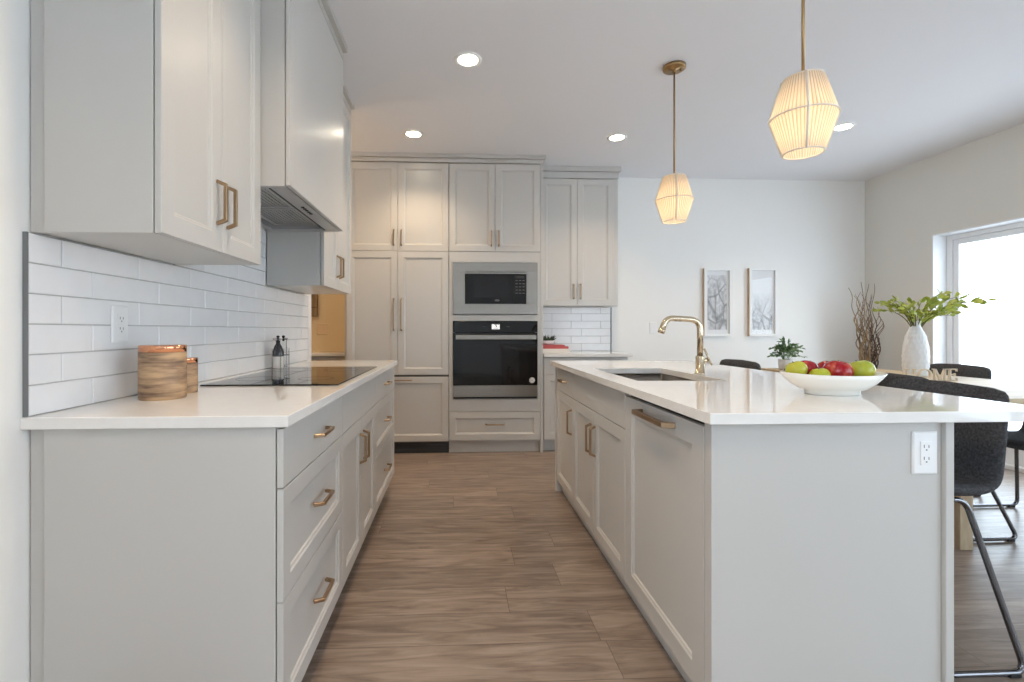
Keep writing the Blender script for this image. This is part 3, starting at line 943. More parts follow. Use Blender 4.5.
# oven
ovn = thing('wall_oven', 'black glass wall oven with a steel handle below the microwave', 'oven', (0.345, 4.5, 0.505))
OZ0, OZ1 = 0.508, 1.214
VX0, VX1 = -0.041, 0.735
b = MB(); b.box(VX0 + 0.02, VX1 - 0.02, TY - 0.015, TY + 0.45, OZ0 + 0.02, OZ1 - 0.01); b.build('body', M['black'], ovn)
yo = TY - 0.044
b = MB(); b.box(VX0, VX1, yo, TY - 0.020, 1.112, OZ1); cp = b.build('control_panel', M['black_glass'], ovn, bevel=0.002)
b = MB(); b.box(0.313, 0.385, yo - 0.0012, yo - 0.0002, 1.140, 1.186); dsp = b.build('display', M['display'], cp)
b = MB()
for (x, z, w, h) in ((0.345, 1.172, 0.012, 0.014), (0.352, 1.158, 0.010, 0.012), (0.333, 1.178, 0.008, 0.006), (0.366, 1.178, 0.010, 0.008), (0.322, 1.146, 0.05, 0.003)):
    b.box(x, x + w, yo - 0.0018, yo - 0.0013, z, z + h)
b.build('display_marks', M['black'], dsp)
for x in (0.232, 0.452):
    b = MB(); b.box(x, x + 0.026, yo - 0.0012, yo - 0.0002, 1.161, 1.166); b.build('touch_mark', M['slot'], cp)
b = MB(); b.box(VX0, VX1, yo, TY - 0.020, 0.628, 1.108); dr = b.build('door', M['black_glass'], ovn, bevel=0.002)
b = MB(); b.box(VX0 + 0.08, VX1 - 0.08, yo - 0.0008, yo - 0.0001, 0.70, 1.0); b.build('window', M['dark_win'], dr)
b = MB(); b.box(VX0 + 0.025, VX1 - 0.02, yo - 0.052, yo - 0.034, 1.046, 1.088)
b.box(VX0 + 0.05, VX0 + 0.075, yo - 0.034, yo - 0.0005, 1.055, 1.08); b.box(VX1 - 0.07, VX1 - 0.045, yo - 0.034, yo - 0.0005, 1.055, 1.08)
b.build('handle', M['steel'], dr, bevel=0.004, seg=3)
b = MB((Vector((0.684, yo - 0.0002, 0.672)), VX, VZ, -VY))
b.lathe([(0.026, 0), (0.026, 0.0008), (0.0255, 0.001)], 32); st = b.build('sticker', M['label'], dr)
b = MB((Vector((0.684, yo - 0.0013, 0.672)), VX, VZ, -VY))
b.box(-0.012, 0.012, 0.002, 0.005, 0, 0.0004); b.box(-0.010, 0.010, -0.006, -0.003, 0, 0.0004); b.lathe([(0.021, 0), (0.021, 0.0004), (0.019, 0.0004), (0.019, 0)], 28, cap0=False, cap1=False)
b.build('print', M['slot'], st)
b = MB(); b.box(VX0, VX1, yo, TY - 0.020, 0.522, 0.625); lo = b.build('lower_trim', M['steel'], ovn, bevel=0.002)
b = MB((Vector((0.352, yo - 0.0002, 0.582)), VX, VZ, -VY))
b.lathe([(0.03, 0), (0.03, 0.0006), (0.025, 0.0006), (0.025, 0)], 28, sy=0.42, cap0=False, cap1=False)
for q in (-0.014, -0.004, 0.006):
    b.prism([(q, -0.004), (q + 0.003, -0.004), (q + 0.007, 0.006), (q + 0.004, 0.006)], 0, 0.0006)
b.build('emblem', M['alu'], lo)
b = MB(); b.box(VX0 + 0.004, VX1 - 0.004, yo + 0.012, TY - 0.021, 0.505, 0.520); b.build('bottom_vent', M['black'], ovn)

# ------------------------------------------------------------------ right of the oven: wall cabinet, tiles, base and worktop
RY = 4.655
rc = thing('wall_cabinet', 'greige two door wall cabinet beside the oven tower over the books', 'wall cabinet', (1.2, 4.79, 1.372))
RX0, RXM, RX1 = 0.815, 1.178, 1.548
b = MB(); b.box(RX0, RX1, RY, YB - 0.012, 1.374, 2.667); b.build('carcass', M['cab'], rc)
b = MB(); b.box(RX1 + 0.001, RX1 + 0.04, RY - 0.012, YB - 0.012, 1.374, 2.667); b.build('side_panel', M['cab'], rc, bevel=0.002)
for k, (a, c) in enumerate(((RX0, RXM), (RXM, RX1))):
    o, B = front('door', rc, '-y', RY, a, 1.372, c - a, 2.624 - 1.372)
    handle(o, B, (c - a) - 0.034 if k == 0 else 0.034, 1.513 - 1.372, 0.145, True)
b = MB(); b.box(RX0, RX1 + 0.042, RY - 0.030, RY + 0.05, 2.628, 2.69); b.box(RX0, RX1 + 0.062, RY - 0.052, RY + 0.05, 2.691, ZC - 0.001)
b.build('crown_moulding', M['cab'], rc, bevel=0.004)
BK = (Vector((0.795, YB, CT + 0.0005)), VX, VZ, -VY)
tile_wall('backsplash', 'small patch of white tile above the far worktop beside the oven tower', BK, 1.606 - 0.795, 0.456, 0.3125, 0.0778, lambda r_: (0.08 if r_ % 2 else 0.19), 0.010, 9)
b = MB(); b.box(1.607, 1.616, YB - 0.012, YB - 0.0003, CT + 0.0005, 1.371)
struct(b.build('trim_3', M['alu']))
b = MB(); b.box(0.795, 1.625, 4.335, YB - 0.0005, 0.884, CT)
tag(b.build('countertop', M['quartz'], bevel=0.002), 'short white worktop at the back beside the oven tower', 'countertop')
bc = thing('base_cabinet', 'greige base cabinet below the short back worktop', 'cabinet', (1.2, 4.65, 0))
b = MB(); b.box(0.795, 1.59, TY, YB - 0.003, 0.1, 0.883); b.build('carcass', M['cab'], bc)
b = MB(); b.box(0.795, 1.59, TY + 0.06, YB - 0.003, 0.0, 0.099); b.build('toe_kick', M['cab'], bc)
for k, (a, c) in enumerate(((0.797, 1.19), (1.19, 1.588))):
    o, B = front('drawer', bc, '-y', TY, a, 0.722, c - a, 0.878 - 0.722, 'slab'); handle(o, B, (c - a) / 2, 0.078, 0.15, False)
    o, B = front('door', bc, '-y', TY, a, 0.118, c - a, 0.722 - 0.118); handle(o, B, (c - a) - 0.036 if k == 0 else 0.036, 0.48, 0.15, True)

# books and succulent on the back worktop
def book(name, label, x0, x1, y0, y1, z0, t, m):
    root = thing(name, label, 'book', ((x0 + x1) / 2, (y0 + y1) / 2, z0), group='books under the succulent')
    b = MB(); b.box(x0, x1, y0, y1, z0, z0 + 0.003); b.box(x0, x1, y0, y1, z0 + t - 0.003, z0 + t); b.box(x0, x1, y0, y0 + 0.003, z0 + 0.003, z0 + t - 0.003)
    b.build('cover', m, root)
    b = MB(); b.box(x0 + 0.004, x1 - 0.004, y0 + 0.0035, y1 - 0.004, z0 + 0.0032, z0 + t - 0.0032)
    b.build('pages', M['pages'], root)
z = CT + 0.0008
book('book', 'cream book lowest in the pile on the back worktop', 0.80, 1.085, 4.55, 4.74, z, 0.036, M['book_w']); z += 0.0365
book('book', 'red book in the middle of the pile under the succulent', 0.80, 1.075, 4.56, 4.74, z, 0.022, M['book_r']); z += 0.0225
book('book', 'thin red book on top of the pile under the succulent', 0.80, 1.04, 4.57, 4.74, z, 0.014, M['book_r']); z += 0.0145
sp = thing('potted_succulent', 'dark succulent in a shallow pale bowl on the red books', 'plant', (0.888, 4.655, z))
b = MB(); b.lathe([(0.045, 0), (0.066, 0.012), (0.072, 0.038), (0.074, 0.042), (0.068, 0.042), (0.062, 0.03)], 32); b.build('pot', M['pot'], sp, world=False)
rnd = random.Random(5)
b = MB()
for k in range(26):
    a = rnd.uniform(0, 2 * PI); el = rnd.uniform(0.15, 1.1); L_ = rnd.uniform(0.045, 0.085)
    c = Vector((0.018 * math.cos(a), 0.018 * math.sin(a), 0.034)); d = Vector((math.cos(a) * math.cos(el), math.sin(a) * math.cos(el), math.sin(el) * 0.8))
    pts = [c + d * L_ * t + Vector((0, 0, 0.015 * t * t)) for t in (0, 0.3, 0.65, 1.0)]
    b.tube(pts, 0.008, 6, taper=[0.7, 1.0, 0.8, 0.1])
b.build('leaves', M['leaf_succ'], sp, world=False)

# ------------------------------------------------------------------ island
IX = 0.715          # carcass front plane (fronts face -x)
IY0, IY1 = 1.262, 3.335
IXR = 1.345
isl = thing('kitchen_island', 'greige island shell with a plain end panel facing the camera', 'kitchen island', (1.0, 2.3, 0))
b = MB(); b.box(0.690, IXR, IY0, IY0 + 0.03, 0.0, 0.883); b.build('end_panel', M['cab'], isl, bevel=0.0015)
b = MB(); b.box(IXR + 0.001, IXR + 0.025, IY0 - 0.012, IY1, 0.0, 0.883); b.build('back_panel', M['cab'], isl, bevel=0.002)
b = MB(); b.box(0.690, IXR, IY1 - 0.03, IY1, 0.0, 0.883); b.build('end_panel', M['cab'], isl, bevel=0.0015)
b = MB(); b.box(IX + 0.02, IX + 0.035, IY0 + 0.031, IY1 - 0.031, 0.0, 0.10); b.build('toe_kick', M['cab'], isl)

dw = thing('dishwasher', 'panel fronted dishwasher in the near end of the island', 'dishwasher', (1.0, 1.63, 0.1))
DW0, DW1 = 1.312, 1.943
b = MB(); b.box(IX + 0.003, IXR - 0.05, IY0 + 0.033, DW1 - 0.004, 0.102, 0.862); b.build('tub', M['black'], dw)
o, B = front('door', dw, '-x', IX, DW1, 0.085, DW1 - DW0, 0.862 - 0.085, fw=0.07)
handle(o, B, (DW1 - DW0) / 2, 0.742, 0.27, False, r=0.0085, out=0.034)
b = MB(); b.box(0.696, IX - 0.001, IY0 + 0.031, DW0 - 0.003, 0.085, 0.881); b.build('filler_strip', M['cab'], isl)

SK0, SK1 = DW1, 2.83
sc_ = thing('sink_cabinet', 'greige two door sink base in the middle of the island', 'cabinet', (1.0, 2.4, 0.1))
b = MB(); b.box(IX + 0.001, IXR - 0.002, SK0 + 0.001, SK0 + 0.018, 0.102, 0.883); b.box(IX + 0.001, IXR - 0.002, SK1 - 0.018, SK1 - 0.001, 0.102, 0.883)
b.box(IX + 0.001, IXR - 0.002, SK0 + 0.018, SK1 - 0.018, 0.102, 0.12); b.box(IX + 0.001, IX + 0.015, SK0 + 0.018, SK1 - 0.018, 0.12, 0.883)
b.build('carcass', M['cab'], sc_)
o, B = front('false_front', sc_, '-x', IX, SK1, 0.720, SK1 - SK0, 0.878 - 0.720, 'slab')
sm = (SK0 + SK1) / 2 + 0.02
for k, (a, c) in enumerate(((SK1, sm), (sm, SK0))):
    o, B = front('door', sc_, '-x', IX, a, 0.085, a - c, 0.720 - 0.085)
    handle(o, B, (a - c) - 0.036 if k == 0 else 0.036, 0.485, 0.15, True)
nc = thing('narrow_cabinet', 'narrow greige drawer and door cabinet at the far end of the island', 'cabinet', (1.0, 3.02, 0.1))
NC1 = IY1 - 0.031
b = MB(); b.box(IX + 0.001, IXR - 0.002, SK1 + 0.001, NC1 - 0.001, 0.102, 0.883); b.build('carcass', M['cab'], nc)
o, B = front('drawer', nc, '-x', IX, NC1, 0.720, NC1 - SK1, 0.158, 'slab'); handle(o, B, (NC1 - SK1) / 2, 0.079, 0.15, False)
o, B = front('door', nc, '-x', IX, NC1, 0.085, NC1 - SK1, 0.635); handle(o, B, (NC1 - SK1) - 0.036, 0.485, 0.15, True)

# island worktop with the sink cut out
CX0, CX1, CY0, CY1 = 0.662, 1.656, 1.217, 3.365
HX0, HX1, HY0, HY1 = 0.775, 1.172, 2.01, 2.68
b = MB()
def ring4(x0, x1, y0, y1, z): return [(x0, y0, z), (x1, y0, z), (x1, y1, z), (x0, y1, z)]
b.rings([ring4(HX0, HX1, HY0, HY1, 0.884), ring4(CX0, CX1, CY0, CY1, 0.884), ring4(CX0, CX1, CY0, CY1, CT), ring4(HX0, HX1, HY0, HY1, CT), ring4(HX0, HX1, HY0, HY1, 0.884)], False, False, smooth=False)
tag(b.build('island_countertop', M['quartz'], bevel=0.002), 'large white quartz island top with a sink cut out', 'countertop')
sk = thing('sink', 'undermount steel sink bowl in the island top', 'sink', ((HX0 + HX1) / 2, (HY0 + HY1) / 2, 0.66))
b = MB()
i_ = 0.004
def rr(x0, x1, y0, y1, z, r_, n=6):
    out = []
    for (cx_, cy_, a0) in ((x1 - r_, y1 - r_, 0), (x0 + r_, y1 - r_, PI / 2), (x0 + r_, y0 + r_, PI), (x1 - r_, y0 + r_, 3 * PI / 2)):
        for k in range(n + 1):
            a = a0 + k * PI / 2 / n
            out.append((cx_ + r_ * math.cos(a), cy_ + r_ * math.sin(a), z))
    return out
b.rings([rr(HX0 - 0.02, HX1 + 0.02, HY0 - 0.02, HY1 + 0.02, 0.8825, 0.03), rr(HX0 - 0.003, HX1 + 0.003, HY0 - 0.003, HY1 + 0.003, 0.8825, 0.02), rr(HX0 + 0.002, HX1 - 0.002, HY0 + 0.002, HY1 - 0.002, 0.70, 0.02),
         rr(HX0 + 0.02, HX1 - 0.02, HY0 + 0.02, HY1 - 0.02, 0.675, 0.03)], False, True, smooth=True)
b.build('bowl', M['steel'], sk)
b = MB(); b.lathe([(0.045, 0.0), (0.045, 0.003), (0.02, 0.001)], 24, ((HX0 + HX1) / 2, (HY0 + HY1) / 2, 0.676)); b.build('drain', M['steel_dk'], sk)

# faucet
fc = thing('faucet', 'champagne gold pull down faucet standing beside the island sink', 'faucet', (1.218, 2.335, CT))
b = MB(); b.lathe([(0.027, 0.0005), (0.027, 0.004), (0.021, 0.006), (0.021, 0.085), (0.0195, 0.09)], 28); b.build('base', M['gold'], fc, world=False)
P = fillet([(0, 0, 0.09), (0, 0, 0.270), (-0.18, -0.012, 0.279), (-0.206, -0.014, 0.205)], 0.055, 8)
b = MB(); b.tube(P, 0.0145, 14); b.build('spout', M['gold'], fc, world=False)
b = MB(); b.tube([(-0.1985, -0.0138, 0.226), (-0.2065, -0.014, 0.203)], 0.0165, 14); b.build('spray_head', M['gold'], fc, world=False)
b = MB()
for q in (-0.135, -0.115):
    b.box(q, q + 0.012, -0.016, -0.004, 0.262, 0.268)
b.build('spray_button', M['black'], fc, world=False)
b = MB(); b.tube([(0.0, 0, 0.068), (0.036, -0.004, 0.066)], 0.013, 12); b.tube([(0.054, -0.010, 0.042), (0.012, -0.018, 0.126)], 0.0048, 10)
b.build('lever', M['gold'], fc, world=False)

outlet('island_outlet', 'white duplex outlet on the plain end panel of the island', (Vector((1.293, IY0 - 0.0002, 0.793)), VX, VZ, -VY))

# ------------------------------------------------------------------ fruit bowl
BC = (1.283, 1.572, CT)
fb = thing('fruit_bowl', 'long oval white bowl full of apples on the island', 'bowl', BC)
n = 48
prof = [(0.086, 0.0005, 0.058), (0.09, 0.003, 0.06), (0.088, 0.014, 0.058), (0.112, 0.021, 0.073), (0.137, 0.038, 0.091), (0.155, 0.055, 0.104), (0.169, 0.0705, 0.113), (0.167, 0.0715, 0.111), (0.152, 0.0575, 0.100), (0.131, 0.041, 0.086), (0.098, 0.027, 0.064), (0.02, 0.022, 0.013)]
b = MB()
b.rings([[(a * math.cos(2 * PI * k / n), c * math.sin(2 * PI * k / n), z_ + (0.004 * (abs(math.cos(2 * PI * k / n)) ** 3) if z_ > 0.06 else 0)) for k in range(n)] for a, z_, c in prof])
b.build('bowl_body', M['ceramic'], fb, world=False)

def apple(name, label, dx, dy, dz, r, m, tilt=(0, 0)):
    root = thing(name, label, 'apple', (BC[0] + dx, BC[1] + dy, CT + dz), group=None)
    b = MB()
    prof = []
    for k in range(13):
        t = PI * k / 12
        rad = math.sin(t) * (1 + 0.08 * math.cos(t) * -1)
        zz = -math.cos(t)
        dip = 0.16 * max(0, math.cos(t) * -1) ** 8 + -0.10 * max(0, math.cos(t)) ** 8
        prof.append((max(0.015, rad) * r, (zz * 0.92 - (0.22 if k == 12 else 0.06 if k == 11 else 0) + (0.14 if k == 0 else 0)) * r))
    b.lathe(prof, 24)
    bo = b.build('flesh', m, root, world=False)
    b = MB(); b.tube([(0, 0, r * 0.68), (0.002, 0.001, r * 0.82), (0.004, 0.002, r * 0.95)], 0.0016, 6); b.build('stem', M['twig_dk'], root, world=False)
    root.rotation_euler = (tilt[0], tilt[1], random.Random(int(dx * 1000)).uniform(0, 6))
    return root
apple('apple', 'green apple at the end of the bowl nearest the faucet', -0.126, 0.0, 0.083, 0.033, M['apple_g'], (0.2, 0.3))
apple('apple', 'green apple sunk low between the end green apple and the big red one', -0.070, -0.034, 0.064, 0.031, M['apple_g'], (0.1, -0.2))
apple('apple', 'red apple at the back of the bowl half behind the front red one', -0.062, 0.036, 0.081, 0.035, M['apple_r'], (-0.3, 0.2))
apple('apple', 'large shiny red apple at the front of the bowl', 0.003, -0.020, 0.076, 0.044, M['apple_r'], (0.25, 0.15))
apple('apple', 'yellow green apple at the stool end of the bowl', 0.098, -0.005, 0.078, 0.041, M['apple_y'], (0.1, 0.3))
apple('apple', 'dark red apple behind the large shiny one', 0.036, 0.066, 0.078, 0.034, M['apple_r'], (-0.2, -0.2))

# ------------------------------------------------------------------ stools and dining chairs
def seat_shell(seat_z, back_z, wide):
    """one upholstered shell: seat pan running up into the back; +x is the front"""
    mid = fillet([(0.225, 0, seat_z - 0.012), (0.18, 0, seat_z), (-0.185, 0, seat_z - 0.012), (-0.205, 0, seat_z + 0.16), (-0.225, 0, back_z)], 0.085, 7)
    # resample evenly
    segs = [0.0]
    for i in range(1, len(mid)): segs.append(segs[-1] + (mid[i] - mid[i - 1]).length)
    tot = segs[-1]; path = []
    K = 26
    for k in range(K + 1):
        s = tot * k / K
        j = max(i for i in range(len(segs)) if segs[i] <= s + 1e-9); j = min(j, len(mid) - 2)
        t = (s - segs[j]) / max(1e-9, segs[j + 1] - segs[j])
        path.append(mid[j].lerp(mid[j + 1], t))
    thick = 0.048
    rings = []
    Wn = 14
    for k, p in enumerate(path):
        t = k / K
        tan = (path[min(K, k + 1)] - path[max(0, k - 1)]).normalized()
        nrm = Vector((-tan.z, 0, tan.x)); 
        if nrm.dot(Vector((0.4, 0, 1))) < 0: nrm = -nrm
        hw = wide / 2
        if t < 0.06: hw *= 0.86 + 0.14 * math.sqrt(max(0, 1 - (1 - t / 0.06) ** 2))
        if t > 0.5: hw *= 1.0 - 0.04 * (t - 0.5) / 0.5
        if t > 0.93: hw *= 0.90 + 0.10 * math.sqrt(max(0, 1 - ((t - 0.93) / 0.07) ** 2))
        th = thick * (0.35 + 0.65 * min(1, math.sqrt(max(0, min(t, 1 - t) / 0.03)))) if min(t, 1 - t) < 0.03 else thick
        ring = []
        for i in range(Wn + 1):
            y = -hw + 2 * hw * i / Wn
            curl = 0.026 * (abs(y) / (wide / 2)) ** 2.5
            e = math.sqrt(max(0.0, 1 - (abs(y) / hw) ** 12))
            ring.append(tuple(p + nrm * (curl + th / 2 * (0.25 + 0.75 * e)) + Vector((0, y, 0))))
        for i in range(Wn, -1, -1):
            y = -hw + 2 * hw * i / Wn
            curl = 0.026 * (abs(y) / (wide / 2)) ** 2.5
            e = math.sqrt(max(0.0, 1 - (abs(y) / hw) ** 12))
            ring.append(tuple(p + nrm * (curl - th / 2 * (0.25 + 0.75 * e)) + Vector((0, y, 0))))
        rings.append(ring)
    b = MB(); b.rings(rings)
    return b

def make_seat(name, label, cat, seat_z, back_z, stool, group, rear=-0.17, frontx=0.20, half=0.225):
    root = thing(name, label, cat, (0, 0, 0), 0, group)
    o = seat_shell(seat_z, back_z, 0.46).build('shell', M['fabric'], root, world=False)
    md = o.modifiers.new('soft', 'SUBSURF'); md.levels = 1; md.render_levels = 1
    o['label'] = 'charcoal upholstered seat and back shell'
    zu = seat_z - 0.030
    for s in (-1, 1):
        y = 0.17 * s
        yf_ = half * s
        tp = -0.10 if stool else -0.055
        P = fillet([(-0.02, y, zu), (tp, y, zu - 0.004), (rear, yf_, 0.013), (frontx, yf_, 0.013), (0.10, y, zu - 0.004), (0.06, y, zu)], 0.045, 6)
        b = MB(); b.tube(P, 0.0095, 12); leg = b.build('sled_leg', M['chrome'], root, world=False)
        for gx in (rear + 0.045, frontx - 0.045):
            b = MB(); b.box(gx - 0.02, gx + 0.02, yf_ - 0.011, yf_ + 0.011, 0.0005, 0.016); b.build('glide', M['black'], leg, bevel=0.003, world=False)
    b = MB(); b.tube([(-0.02, -0.17, zu), (-0.02, 0.17, zu)], 0.008, 10); b.tube([(0.06, -0.17, zu), (0.06, 0.17, zu)], 0.008, 10)
    if stool:
        b.tube([(0.176, -half * 0.93, 0.18), (0.176, half * 0.93, 0.18)], 0.008, 10)
    b.build('cross_bar', M['chrome'], root, world=False)
    return root

GS, GD = 'stools along the island', 'dining chairs around the table'
st0 = make_seat('bar_stool', 'charcoal stool nearest the camera tucked under the island overhang', 'stool', 0.584, 0.938, True, GS, rear=-0.218, half=0.25)
st0.location = (1.640, 1.722, 0); st0.rotation_euler = (0, 0, PI)
for y, lab in ((2.38, 'charcoal stool seen just over the fruit in the white bowl'), (3.03, 'charcoal stool at the far end of the island beside the small potted plant')):
    c = copy_tree(st0); c.location = (1.640, y, 0); c['label'] = lab
dc0 = make_seat('dining_chair', 'charcoal dining chair behind the HOME letters with its back to the patio door', 'dining chair', 0.462, 0.884, False, GD, rear=-0.13, frontx=0.275)
dc0.location = (3.455, 3.31, 0); dc0.rotation_euler = (0, 0, PI)
for loc, rz, lab in (((3.455, 2.66, 0), PI, 'charcoal dining chair on the patio door side at the near end of the table'),
                     ((2.728, 2.64, 0), 0, 'charcoal dining chair on the island side of the oak table')):
    c = copy_tree(dc0); c.location = loc; c.rotation_euler = (0, 0, rz); c['label'] = lab

# ------------------------------------------------------------------ dining table and what stands on it
TZ = 0.81
tb = thing('dining_table', 'pale oak dining table between the island and the patio door', 'table', (3.07, 3.05, 0))
b = MB(); b.box(2.575, 3.50, 2.12, 3.93, TZ - 0.035, TZ); b.build('tabletop', M['oak'], tb, bevel=0.003)
b = MB(); b.box(2.61, 2.635, 2.385, 3.85, TZ - 0.115, TZ - 0.036); b.box(3.455, 3.48, 2.45, 3.85, TZ - 0.115, TZ - 0.036)
b.box(2.655, 3.42, 2.34, 2.365, TZ - 0.115, TZ - 0.036); b.box(2.69, 3.45, 3.855, 3.88, TZ - 0.115, TZ - 0.036)
b.build('apron', M['oak_leg'], tb)
for x in (2.580, 3.425):
    for y in (2.325, 3.86):
        b = MB(); b.box(x, x + 0.07, y, y + 0.055, 0.001, TZ - 0.036); b.build('leg', M['oak_leg'], tb, bevel=0.003)

vs = thing('vase', 'tall white embossed vase of green branches on the oak table', 'vase', (3.21, 3.19, TZ))
b = MB()
VP = [(0.055, 0.0005), (0.062, 0.008), (0.069, 0.06), (0.071, 0.11), (0.070, 0.17), (0.064, 0.23), (0.053, 0.285), (0.038, 0.325), (0.028, 0.35), (0.026, 0.372), (0.031, 0.385), (0.028, 0.385), (0.022, 0.37), (0.021, 0.34)]
def dense(prof, k=5):
    out = []
    for i in range(len(prof) - 1):
        for j in range(k):
            t = j / k
            out.append((prof[i][0] * (1 - t) + prof[i + 1][0] * t, prof[i][1] * (1 - t) + prof[i + 1][1] * t))
    return out + [prof[-1]]
def emb(i, z):
    if z < 0.02 or z > 0.315: return 1.0
    row = int((z - 0.02) / 0.034); fz = ((z - 0.02) / 0.034) % 1.0
    ph = (i / 72.0 * 16 + 0.5 * (row % 2)) % 1.0
    d = (ph - 0.5) ** 2 * 4 + (fz - 0.5) ** 2 * 4
    return 1.0 + 0.07 * max(0.0, 1 - d)
b.lathe(dense(VP), 72, wob=emb); b.build('vase_body', M['vase'], vs, world=False)

def leaf(mb, base, d, L_, W_, rnd, fold=0.25):
    d = d.normalized()
    side = d.cross(Vector((rnd.uniform(-1, 1), rnd.uniform(-1, 1), rnd.uniform(-0.6, 1)))).normalized()
    up = side.cross(d).normalized()
    pts = []
    for t, w in ((0, 0.05), (0.3, 0.8), (0.6, 1.0), (0.85, 0.55), (1.0, 0.03)):
        c = base + d * L_ * t - up * (0.18 * L_ * t * t)
        pts += [c + side * W_ * w / 2 + up * W_ * w * fold * 0.5, c, c - side * W_ * w / 2 + up * W_ * w * fold * 0.5]
    fs = []
    for k in range(4):
        a = 3 * k
        fs += [(a, a + 1, a + 4, a + 3), (a + 1, a + 2, a + 5, a + 4)]
    mb.add([tuple(p) for p in pts], fs, True)

def bez(p0, p1, p2, n=10):
    return [p0 * (1 - t) ** 2 + p1 * 2 * t * (1 - t) + p2 * t * t for t in [k / n for k in range(n + 1)]]

rnd = random.Random(11)
top = Vector((0, 0, 0.372))
bl = MB(); bs = MB()
ends = [(0.41, -0.10, 0.15), (0.38, 0.05, 0.11), (0.33, -0.05, 0.185), (0.3, 0.08, 0.09), (0.1, -0.1, 0.17), (-0.18, -0.1, 0.10), (-0.02, -0.12, 0.06), (0.2, -0.12, 0.11), (0.28, -0.12, 0.14), (0.2, -0.03, 0.21), (0.12, 0.06, 0.16), (0.05, -0.08, 0.13), (-0.08, -0.04, 0.15), (-0.16, 0.02, 0.13), (-0.24, -0.06, 0.155), (-0.22, 0.05, 0.09), (-0.12, -0.12, 0.07), (0.14, -0.14, 0.07), (0.25, 0.0, 0.055), (-0.03, 0.1, 0.1), (-0.26, 0.0, 0.14)]
for e in ends:
    tip = top + Vector(e)
    pts = bez(top - Vector((0, 0, 0.1)), top + Vector((e[0] * 0.25, e[1] * 0.25, e[2] * 0.9 + 0.02)), tip, 12)
    bs.tube(pts, 0.0034, 5, taper=[1.2 - 0.8 * k / 12 for k in range(13)])
    for k in range(4, 13):
        if e[0] > 0.35 and k < 8 and k % 2: continue
        for s in range(2 if 6 < k < 12 and k % 2 == 0 else 1):
            d = (pts[k] - pts[k - 1]).normalized()
            dd = d * rnd.uniform(0.3, 0.9) + Vector((rnd.uniform(-1, 1), rnd.uniform(-1, 1), rnd.uniform(-0.5, 0.9))) * 0.75
            big = 1.35 if e[0] > 0.25 else 1.0
            leaf(bl, pts[k], dd, rnd.uniform(0.034, 0.056) * big, rnd.uniform(0.019, 0.029) * big, rnd)
bs.build('branch', M['stem'], vs, world=False)
bl.build('leaves', M['leaf'], vs, world=False)

# letters
LB = (Vector((2.838, 2.89, TZ + 0.0005)), VX, VZ, -VY)
sg = thing('home_letters', 'thin beige HOME letters standing on the oak table', 'decorative sign', (3.01, 2.89, TZ))
def letter(ch, shapes):
    b = MB(LB)
    for kind, a in shapes:
        if kind == 'b': b.box(a[0], a[1], a[2], a[3], -0.006, 0.006)
        elif kind == 'p': b.prism(a, -0.006, 0.006)
        elif kind == 'o':
            cx_, cz_, rx, rz, w = a
            n = 32
            out = [(cx_ + rx * math.cos(2 * PI * k / n), cz_ + rz * math.sin(2 * PI * k / n)) for k in range(n)]
            inn = [(cx_ + (rx - w) * math.cos(2 * PI * k / n), cz_ + (rz - w * 0.6) * math.sin(2 * PI * k / n)) for k in range(n)]
            b.rings([[(x, y, -0.006) for x, y in inn], [(x, y, -0.006) for x, y in out], [(x, y, 0.006) for x, y in out], [(x, y, 0.006) for x, y in inn], [(x, y, -0.006) for x, y in inn]], False, False, smooth=False)
    b.build('letter', M['sign'], sg)
H_ = 0.076
letter('H', [('b', (0.008, 0.018, 0, H_)), ('b', (0.056, 0.066, 0, H_)), ('b', (0.018, 0.056, H_ * 0.46, H_ * 0.56)), ('b', (0.0, 0.026, H_ - 0.005, H_)), ('b', (0.048, 0.074, H_ - 0.005, H_)), ('b', (0.0, 0.026, 0, 0.005)), ('b', (0.048, 0.074, 0, 0.005))])
letter('O', [('o', (0.132, H_ / 2, 0.046, H_ / 2, 0.011))])
letter('M', [('b', (0.192, 0.198, 0, H_)), ('p', [(0.192, H_), (0.204, H_), (0.238, 0.004), (0.230, 0.0)]), ('p', [(0.266, H_), (0.260, H_), (0.229, 0.0), (0.236, 0.004)]), ('b', (0.258, 0.269, 0, H_)), ('b', (0.182, 0.204, H_ - 0.005, H_)), ('b', (0.258, 0.278, H_ - 0.005, H_)), ('b', (0.182, 0.208, 0, 0.005)), ('b', (0.25, 0.278, 0, 0.005))])
letter('E', [('b', (0.292, 0.303, 0, H_)), ('b', (0.284, 0.345, H_ - 0.006, H_)), ('b', (0.303, 0.332, H_ * 0.47, H_ * 0.55)), ('b', (0.284, 0.345, 0, 0.006)), ('b', (0.340, 0.345, H_ - 0.018, H_)), ('b', (0.340, 0.345, 0, 0.016)), ('b', (0.329, 0.333, H_ * 0.4, H_ * 0.62))])

